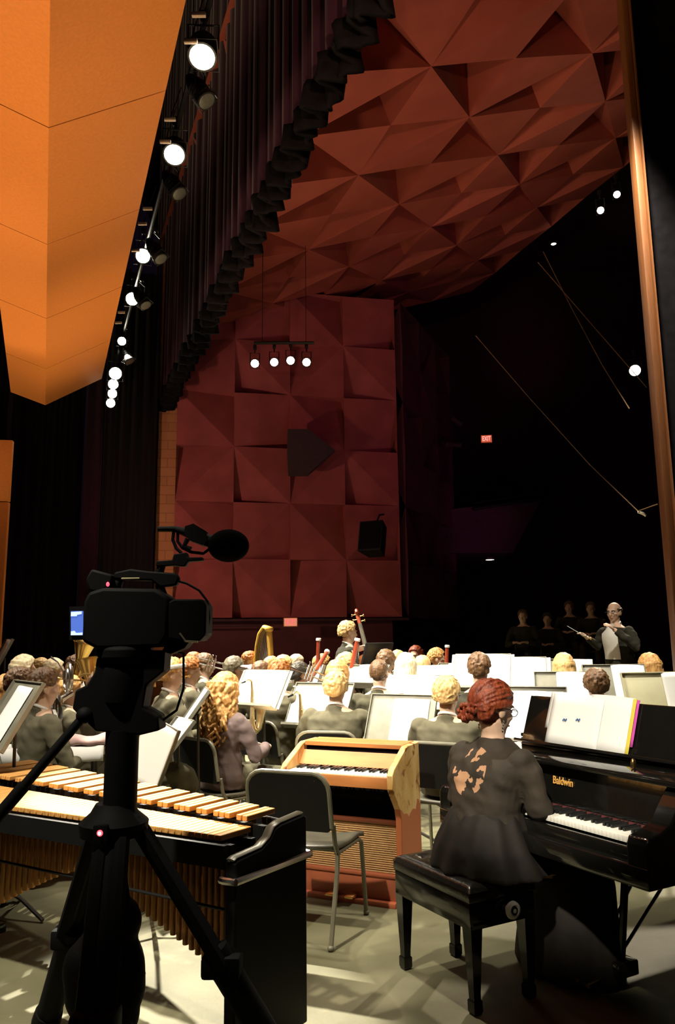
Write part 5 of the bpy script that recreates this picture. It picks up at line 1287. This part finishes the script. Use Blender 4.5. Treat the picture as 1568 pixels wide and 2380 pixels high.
b.tube(nk_, [.042, .050, .046, .044, .042, .040], 10, flat=.55); b.build('neck', M_GOLD, root)
M_HARPD = pm('harp_plate', (.16, .08, .02), .4, .3)
b = MB(); b.tube([p + V((.022, -.03, -.02)) for p in nk_[1:]], [.02, .03, .028, .026, .02], 8, flat=.4); b.build('tuning_plate', M_HARPD, root)
sb0 = nk_[-1]; sb1 = V((bt2.x - .03, bt2.y + .05, .10))
b = MB(); b.tube([sb0, sb1], [.06, .16], 12, flat=.6); b.build('sound_box', M_GOLD, root)
b = MB(); b.box((bt2.x - .02, bt2.y + .05, .05), (.42, .34, .10), None, .02); b.build('pedal_base', M_GOLD, root)
for k in range(18):
    t = (k+.5)/18; b = MB(); i_ = t*4.2; k0 = int(i_); p0 = nk_[k0].lerp(nk_[k0+1], i_-k0) + V((.02, 0, -.03)); p1 = sb1.lerp(sb0, t) + V((.04, -.02, 0)); b.tube([p0, p1], .0016, 4); b.build('string', M_SHIRT, root)

# ------------------------------------------------------------------ stands
stand(22, 1660, 4.4, 52, 'large music stand at the far left edge with grey border', 30, .56, .40, ((0, 1),), slab='white sheet on the far left stand')
stand(606, 1602, 6.2, 40, 'music stand before the wavy haired woman, left of the saxophonist', 30, sheets=((0, 2),), slab='open white music left of the saxophonist')
stand(742, 1640, 6.4, 30, 'music stand between the saxophonist and the curly blond person', 30, .56, .40, ((0, 2),), slab='open white music between saxophonist and curly blond person')
stand(930, 1676, 5.7, 28, 'music stand between cropped hair and short blond person, grey margin on left', 26, .52, .40, ((.07, 1),), slab='white sheet between cropped hair and short blond person')
stand(970, 1612, 6.7, 22, 'wide music stand behind the short blond person', 30, .60, .34, ((-.06, 2),), slab='open white music behind the short blond person')
stand(1000, 1578, 7.75, 22, 'music stand in the middle rows below the brown bun', 34, .5, .3, ((0, 2),), slab='open music in the middle rows below the brown bun')
stand(1200, 1568, 7.2, 18, 'music stand right of the full brown hair with single white sheet', 24, .54, .34, ((.03, 2),), slab='open white music right of the full brown hair')
stand(1218, 1662, 5.3, 20, 'music stand directly behind the pianist glasses', 26, .56, .40, ((-.02, 2),), slab='open white music behind the pianist glasses')
stand(1306, 1605, 6.5, 14, 'pale lit music stand before the left long haired blond person', 22, .44, .32, ((.10, 1),), slab='white sheet below the left long haired blond person')
stand(1432, 1592, 6.6, 4, 'music stand at the feet of the conductor with grey left half', 24, .52, .36, ((.12, 1),), slab='white sheet at the feet of the conductor')
M_FOLDER = pm('cream_folder', (.62, .58, .38), .7, var=.04)
stand(1524, 1612, 5.9, -6, 'music stand with cream folder at the right below the long haired person', 16, .50, .32, ((.21, 1),), slab='white sheet edge at the right picture border', mat=M_FOLDER)
stand(876, 1526, 8.4, 128, 'tall dark music stand before the bass player, seen from its back', 18, .50, .30, ((0, 1),), slab='sheet on the tall stand before the bass player', mat=M_METALB)
stand(1060, 1562, 8.2, 30, 'flat dark music stand right of the rightmost bassoon', 62, .5, .34, ((0, 1),), slab='sheet on the flat stand right of the rightmost bassoon')
stand(840, 1572, 7.4, 35, 'dark music stand under the red bass body', 50, .5, .3, ((.05, 1),), slab='sheet on the dark stand under the red bass body')
stand(735, 1580, 7.9, 80, 'dark music stand seen edge on behind the clarinettist', 20, .48, .32, ((0, 1),), slab='sheet on the edge on stand behind the clarinettist')
stand(448, 1652, 5.25, 78, 'dark music stand turned edge on beside the wavy hair', 35, .5, .34, ((0, 1),), slab='sheet on the edge on stand beside the wavy hair')
stand(352, 1752, 4.15, 42, 'black music stand with tilted white sheet right of the tripod column', 14, .30, .34, ((0, 1),), slab='tall tilted white sheet right of the tripod column', lean=14)
stand(402, 1712, 4.9, 60, 'small low stand with white sheets behind the tilted sheet', 40, .34, .26, ((0, 1),), slab='white sheets low behind the tilted sheet')
stand(1275, 1570, 8.0, 15, 'dark gap of a music stand left of the blond long hair', 15, .46, .34, ((.3, 1),), slab='white sheet left of the blond long hair, far row')
stand(1120, 1562, 6.9, 22, 'pale music stand directly behind the full brown hair', 26, .5, .34, ((0, 2),), slab='open music directly behind the full brown hair')
stand(2, 1525, 7.3, 60, 'dark music stand at the far left edge near the orange tower', 25, .5, .34, ((0, 1),), slab='sheet on the dark stand near the orange tower')
# trap table with white cloth and mallets
tt = thing('percussion_table', 'low percussion table covered by white towel behind the marimba', 'table', (0, 0, 0))
ta, tb, tc2, td = onz(0, 1750, .80), onz(246, 1740, .80), onz(256, 1712, .80), onz(0, 1722, .80)
ctr = (ta + tb + tc2 + td)/4; tt.location = (ctr.x, ctr.y, 0); tt.rotation_euler = (0, 0, math.atan2((tb-ta).y, (tb-ta).x)); tl = (tb-ta).length
b = MB(); b.box((0, 0, .77), (tl, .26, .03), None, .006); b.build('table_top', M_BLACK, tt)
b = MB()
for sx in (-1, 1):
    for sy in (-1, 1): pass
b.bm.free()
for sx in (-1, 1):
    for sy in (-1, 1):
        b = MB(); b.tube([(sx*(tl/2-.06), sy*.09, .76), (sx*(tl/2-.04), sy*.11, .0)], .013, 8); b.build('leg', M_STAND, tt)
tw_ = MB()
def towel(u, v):
    x = lerp(-tl/2 - .02, tl/2 + .01, u); t = v*2-1; y = t*.17; z = .79 + .008*noise.noise(V((x*9, y*9, 1)))
    if abs(t) > .82: z -= (abs(t)-.82)*.5; y = math.copysign(.142 + (abs(t)-.82)*.05, t)
    return V((x, y, z))
tw_.grid(towel, 30, 22); o_ = tw_.build('towel', M_PAPER, None, ang=180, fix=False); m_ = o_.modifiers.new('t', 'SOLIDIFY'); m_.thickness = .008; m_.offset = 1
o_.location = tt.location; o_.rotation_euler = tt.rotation_euler; tag(o_, 'white towel spread over the percussion table on left', 'towel')
M_PINK = pm('pinkish_cloth', (.55, .36, .34), .85, var=.1)
tw_ = MB(); tw_.ell((0, 0, 0), (.18, .07, .03)); tw_.ell((.13, .01, .012), (.12, .07, .038)); tw_.ell((-.1, .0, .015), (.1, .06, .03)); me = fuse(tw_, .01, 3)
displace(me, lambda p: .012*noise.noise(p*18))
o_ = mesh_obj('folded_cloth', me, M_PINK, None); p_ = onz(205, 1722, .825); o_.location = p_; o_.rotation_euler = (0, 0, tt.rotation_euler.z); tag(o_, 'crumpled pinkish cloth on the towel left of the tripod', 'cloth')
# dark soft bag by the mallet stands
blob('gig_bag', 'soft dark grey bag on a low stool right of the tripod', 'bag', [((0, 0, 0), (.15, .13, .09)), ((.05, 0, -.05), (.11, .11, .11)), ((-.06, .02, -.07), (.10, .10, .10))], V(at(398, 1800, 5.0)), M_SUIT2, .03)
st_ = thing('stool', 'low black stool under the soft dark grey bag', 'stool', (at(398, 1800, 5.0).x, 5.0, 0)); zt = at(398, 1800, 5.0).z - .13
b = MB(); b.lathe([(.17, zt - .04), (.18, zt - .02), (.175, zt), (.001, zt)], 24); b.build('seat', M_BLACK, st_)
for k in range(3):
    a = 2*PI*k/3; b = MB(); b.tube([(.05*math.cos(a), .05*math.sin(a), zt - .04), (.20*math.cos(a), .20*math.sin(a), .0)], .012, 7); b.build('leg', M_STAND, st_)
# a few listeners hardly visible in the dark seats
for px, yt, d, lab, hm, tm in ((1215, 1418, 13.5, 'dim person farthest left in the dark audience', H_BROWN, M_SUIT3), (1272, 1425, 14.0, 'dim person second from left in the dark audience', H_DARK, M_SUIT3),
                           (1322, 1398, 14.2, 'dim person second from right in the dark audience', H_BROWN, M_SUIT3), (1372, 1400, 13.8, 'dim person nearest the conductor in the dark audience', H_BROWN, M_SUIT3)):
    p = at(px, yt, d); z0_ = p.z - 1.28
    person(lab, p.x, p.y, 205, ztop=p.z, z0=z0_, hair=('short', hm), top=tm, face=False, style='blouse')
    c_ = chair(p.x, p.y, 205, 'dark seat under the ' + lab); c_.location.z = z0_
b = MB(); b.box((0, 0, 0), (5, 1.6, .1)); q_ = at(1295, 1400, 13.9); o_ = struct(b.build('trim_3', M_DARKW)); o_.location = (q_.x, q_.y, at(1295, 1410, 13.9).z - 1.28 - .05)
# ------------------------------------------------------------------ light
w = bpy.data.worlds.new('world'); SC.world = w; w.use_nodes = True
w.node_tree.nodes['Background'].inputs['Color'].default_value = (.012, .006, .016, 1); w.node_tree.nodes['Background'].inputs['Strength'].default_value = .25
def spot(name, loc, aim, power, col, ang=60, blend=.6, size=.12):
    l = bpy.data.lights.new(name, 'SPOT'); l.energy = power; l.color = col; l.spot_size = R(ang); l.spot_blend = blend; l.shadow_soft_size = size
    o = bpy.data.objects.new(name, l); COL.objects.link(o); o.location = loc
    o.rotation_euler = (V(aim) - V(loc)).to_track_quat('-Z', 'Y').to_euler(); return o
WARM = (1, .86, .62); HOT = (1, .93, .76)
# lamps of the visible batten, shining down on the players
for i, c in enumerate(lamps[:6]):
    tgt = V((c.x*.55 + .5, c.y*.75 + 2.2, .9))
    spot('batten_lamp_beam', c + (tgt-c).normalized()*.2, tgt, (1300, 3300, 3600, 3200, 2400, 1800)[i], HOT, 62, .8, .10)
# overhead and upstage battens, out of the picture
for loc, aim, P, a in ((V((.6, 4.4, 6.8)), (.9, 6.6, .8), 2600, 50), (V((2.2, 5.2, 6.8)), (2.2, 7.2, .8), 2400, 50),
                       (ED(-1.6, 4.2, 5.3), (.5, 6.4, .9), 2000, 34), (ED(-1.6, 6.6, 5.3), (-1.3, 6.6, .9), 1500, 44), (ED(-1.5, 1.0, 5.3), (.35, 5.8, .9), 2300, 22)):
    spot('upstage_lamp_beam', loc, aim, P, HOT, a, .7, .12)
# front of house
spot('hall_lamp_beam', at(1475, 861, 14) + V((-.3, -.4, -.2)), (2.4, 7.6, 1.1), 3600, WARM, 26, .6, .12)
spot('hall_bar_beam', at(660, 842, 12.9) + V((0, -.3, -.2)), (-.1, 8.3, 1.0), 1300, WARM, 26, .6, .12)
spot('foreground_fill', ED(1.05, 4.6, 6.3), (.15, 3.15, 0), 800, HOT, 26, .7, .08)  # added spot above the stage to brighten the near floor
# foreground, piano and floor pool
spot('piano_fill', ED(-1.5, -.5, 5.2), (1.05, 3.55, 1.08), 2500, HOT, 13.5, .35, .10)  # added spot without a fixture, brightens score and keys
spot('marimba_fill', (-2.4, 1.2, 6.4), (-1.15, 4.0, .7), 2600, HOT, 30, .7, .10)  # added spot without a fixture, brightens bars and towel
spot('floor_pool_beam', ED(1.0, 8.6, 6.2), (-.66, 3.30, 0), 11000, HOT, 12, .35, .06)
# unseen fill spots standing in for stage bounce and spill: shell, hall wall, ceiling
for d_, p_ in ((.5, 430), (4.5, 480), (8.5, 430), (12.0, 190)): spot('shell_bounce_fill', ED(-4.2, d_, 1.2), ED(-.5, d_ + 1.0, 6.0), p_*2.2, (1, .70, .40), 62, .9, .5)  # added uplights in place of floor bounce onto the shell
for d_ in (1.5, 5.5, 9.5): spot('shell_bounce_fill_right', ED(1.9, d_, .7), ED(.25, d_ + .8, 5.7), 800, (1, .68, .36), 52, .9, .4)  # added uplights, bounce from the lit players onto the right face
spot('wall_spill_fill', ED(-.6, 12.2, 2.8), WO + WU*2.2 + V((0, 0, 2.8)), 330, (1, .58, .40), 90, .8, .10)  # added fill in place of stage spill on the folded wall
spot('ceiling_bounce_fill', ED(3.3, 8.2, 1.9), ED(4.4, 9.4, 9.1), 640, (1, .58, .36), 76, 1.0, .12)  # added uplight in place of bounce off the orchestra
spot('ceiling_graze_fill', ED(1.25, 1.6, 4.7), ED(4.9, 10.5, 9.7), 430, (1, .58, .36), 50, .8, .06)  # added low spot, models the facets with raking light
spot('celesta_fill', (3.4, 3.2, 6.6), (.55, 4.55, .6), 1100, HOT, 17, .6, .10)  # added side spot without a fixture, brightens the celesta's right panel
spot('balcony_fill', (4.6, 15.0, 2.2), at(1110, 1235, 20.2), 150, (.75, .22, .55), 34, 1.0, .3)  # added plum fill for the balcony front, no lamp hangs there
spot('hall_wall_fill', (6.0, 18.5, 6.0), at(1240, 850, 25.5), 130, (.85, .16, .34), 22, 1.0, .3)  # added spot that makes the plum glow on the back wall
spot('hall_plum_fill', (6.0, 10.5, 3.5), (2.6, 16, 7.5), 160, (.75, .2, .6), 80, .9, .5)  # added unseen fill, tints the dim hall plum
SC.view_settings.view_transform = 'Standard'; SC.view_settings.look = 'None'; SC.view_settings.gamma = 1.0; SC.view_settings.use_curve_mapping = False
SC.view_settings.exposure = 0.0
SC.cycles.max_bounces = 5; SC.cycles.diffuse_bounces = 3; SC.cycles.glossy_bounces = 3
SC.cycles.use_denoising = True
SC.cycles.sample_clamp_indirect = 4.0
bpy.data.scenes.remove(FUSE_SC)
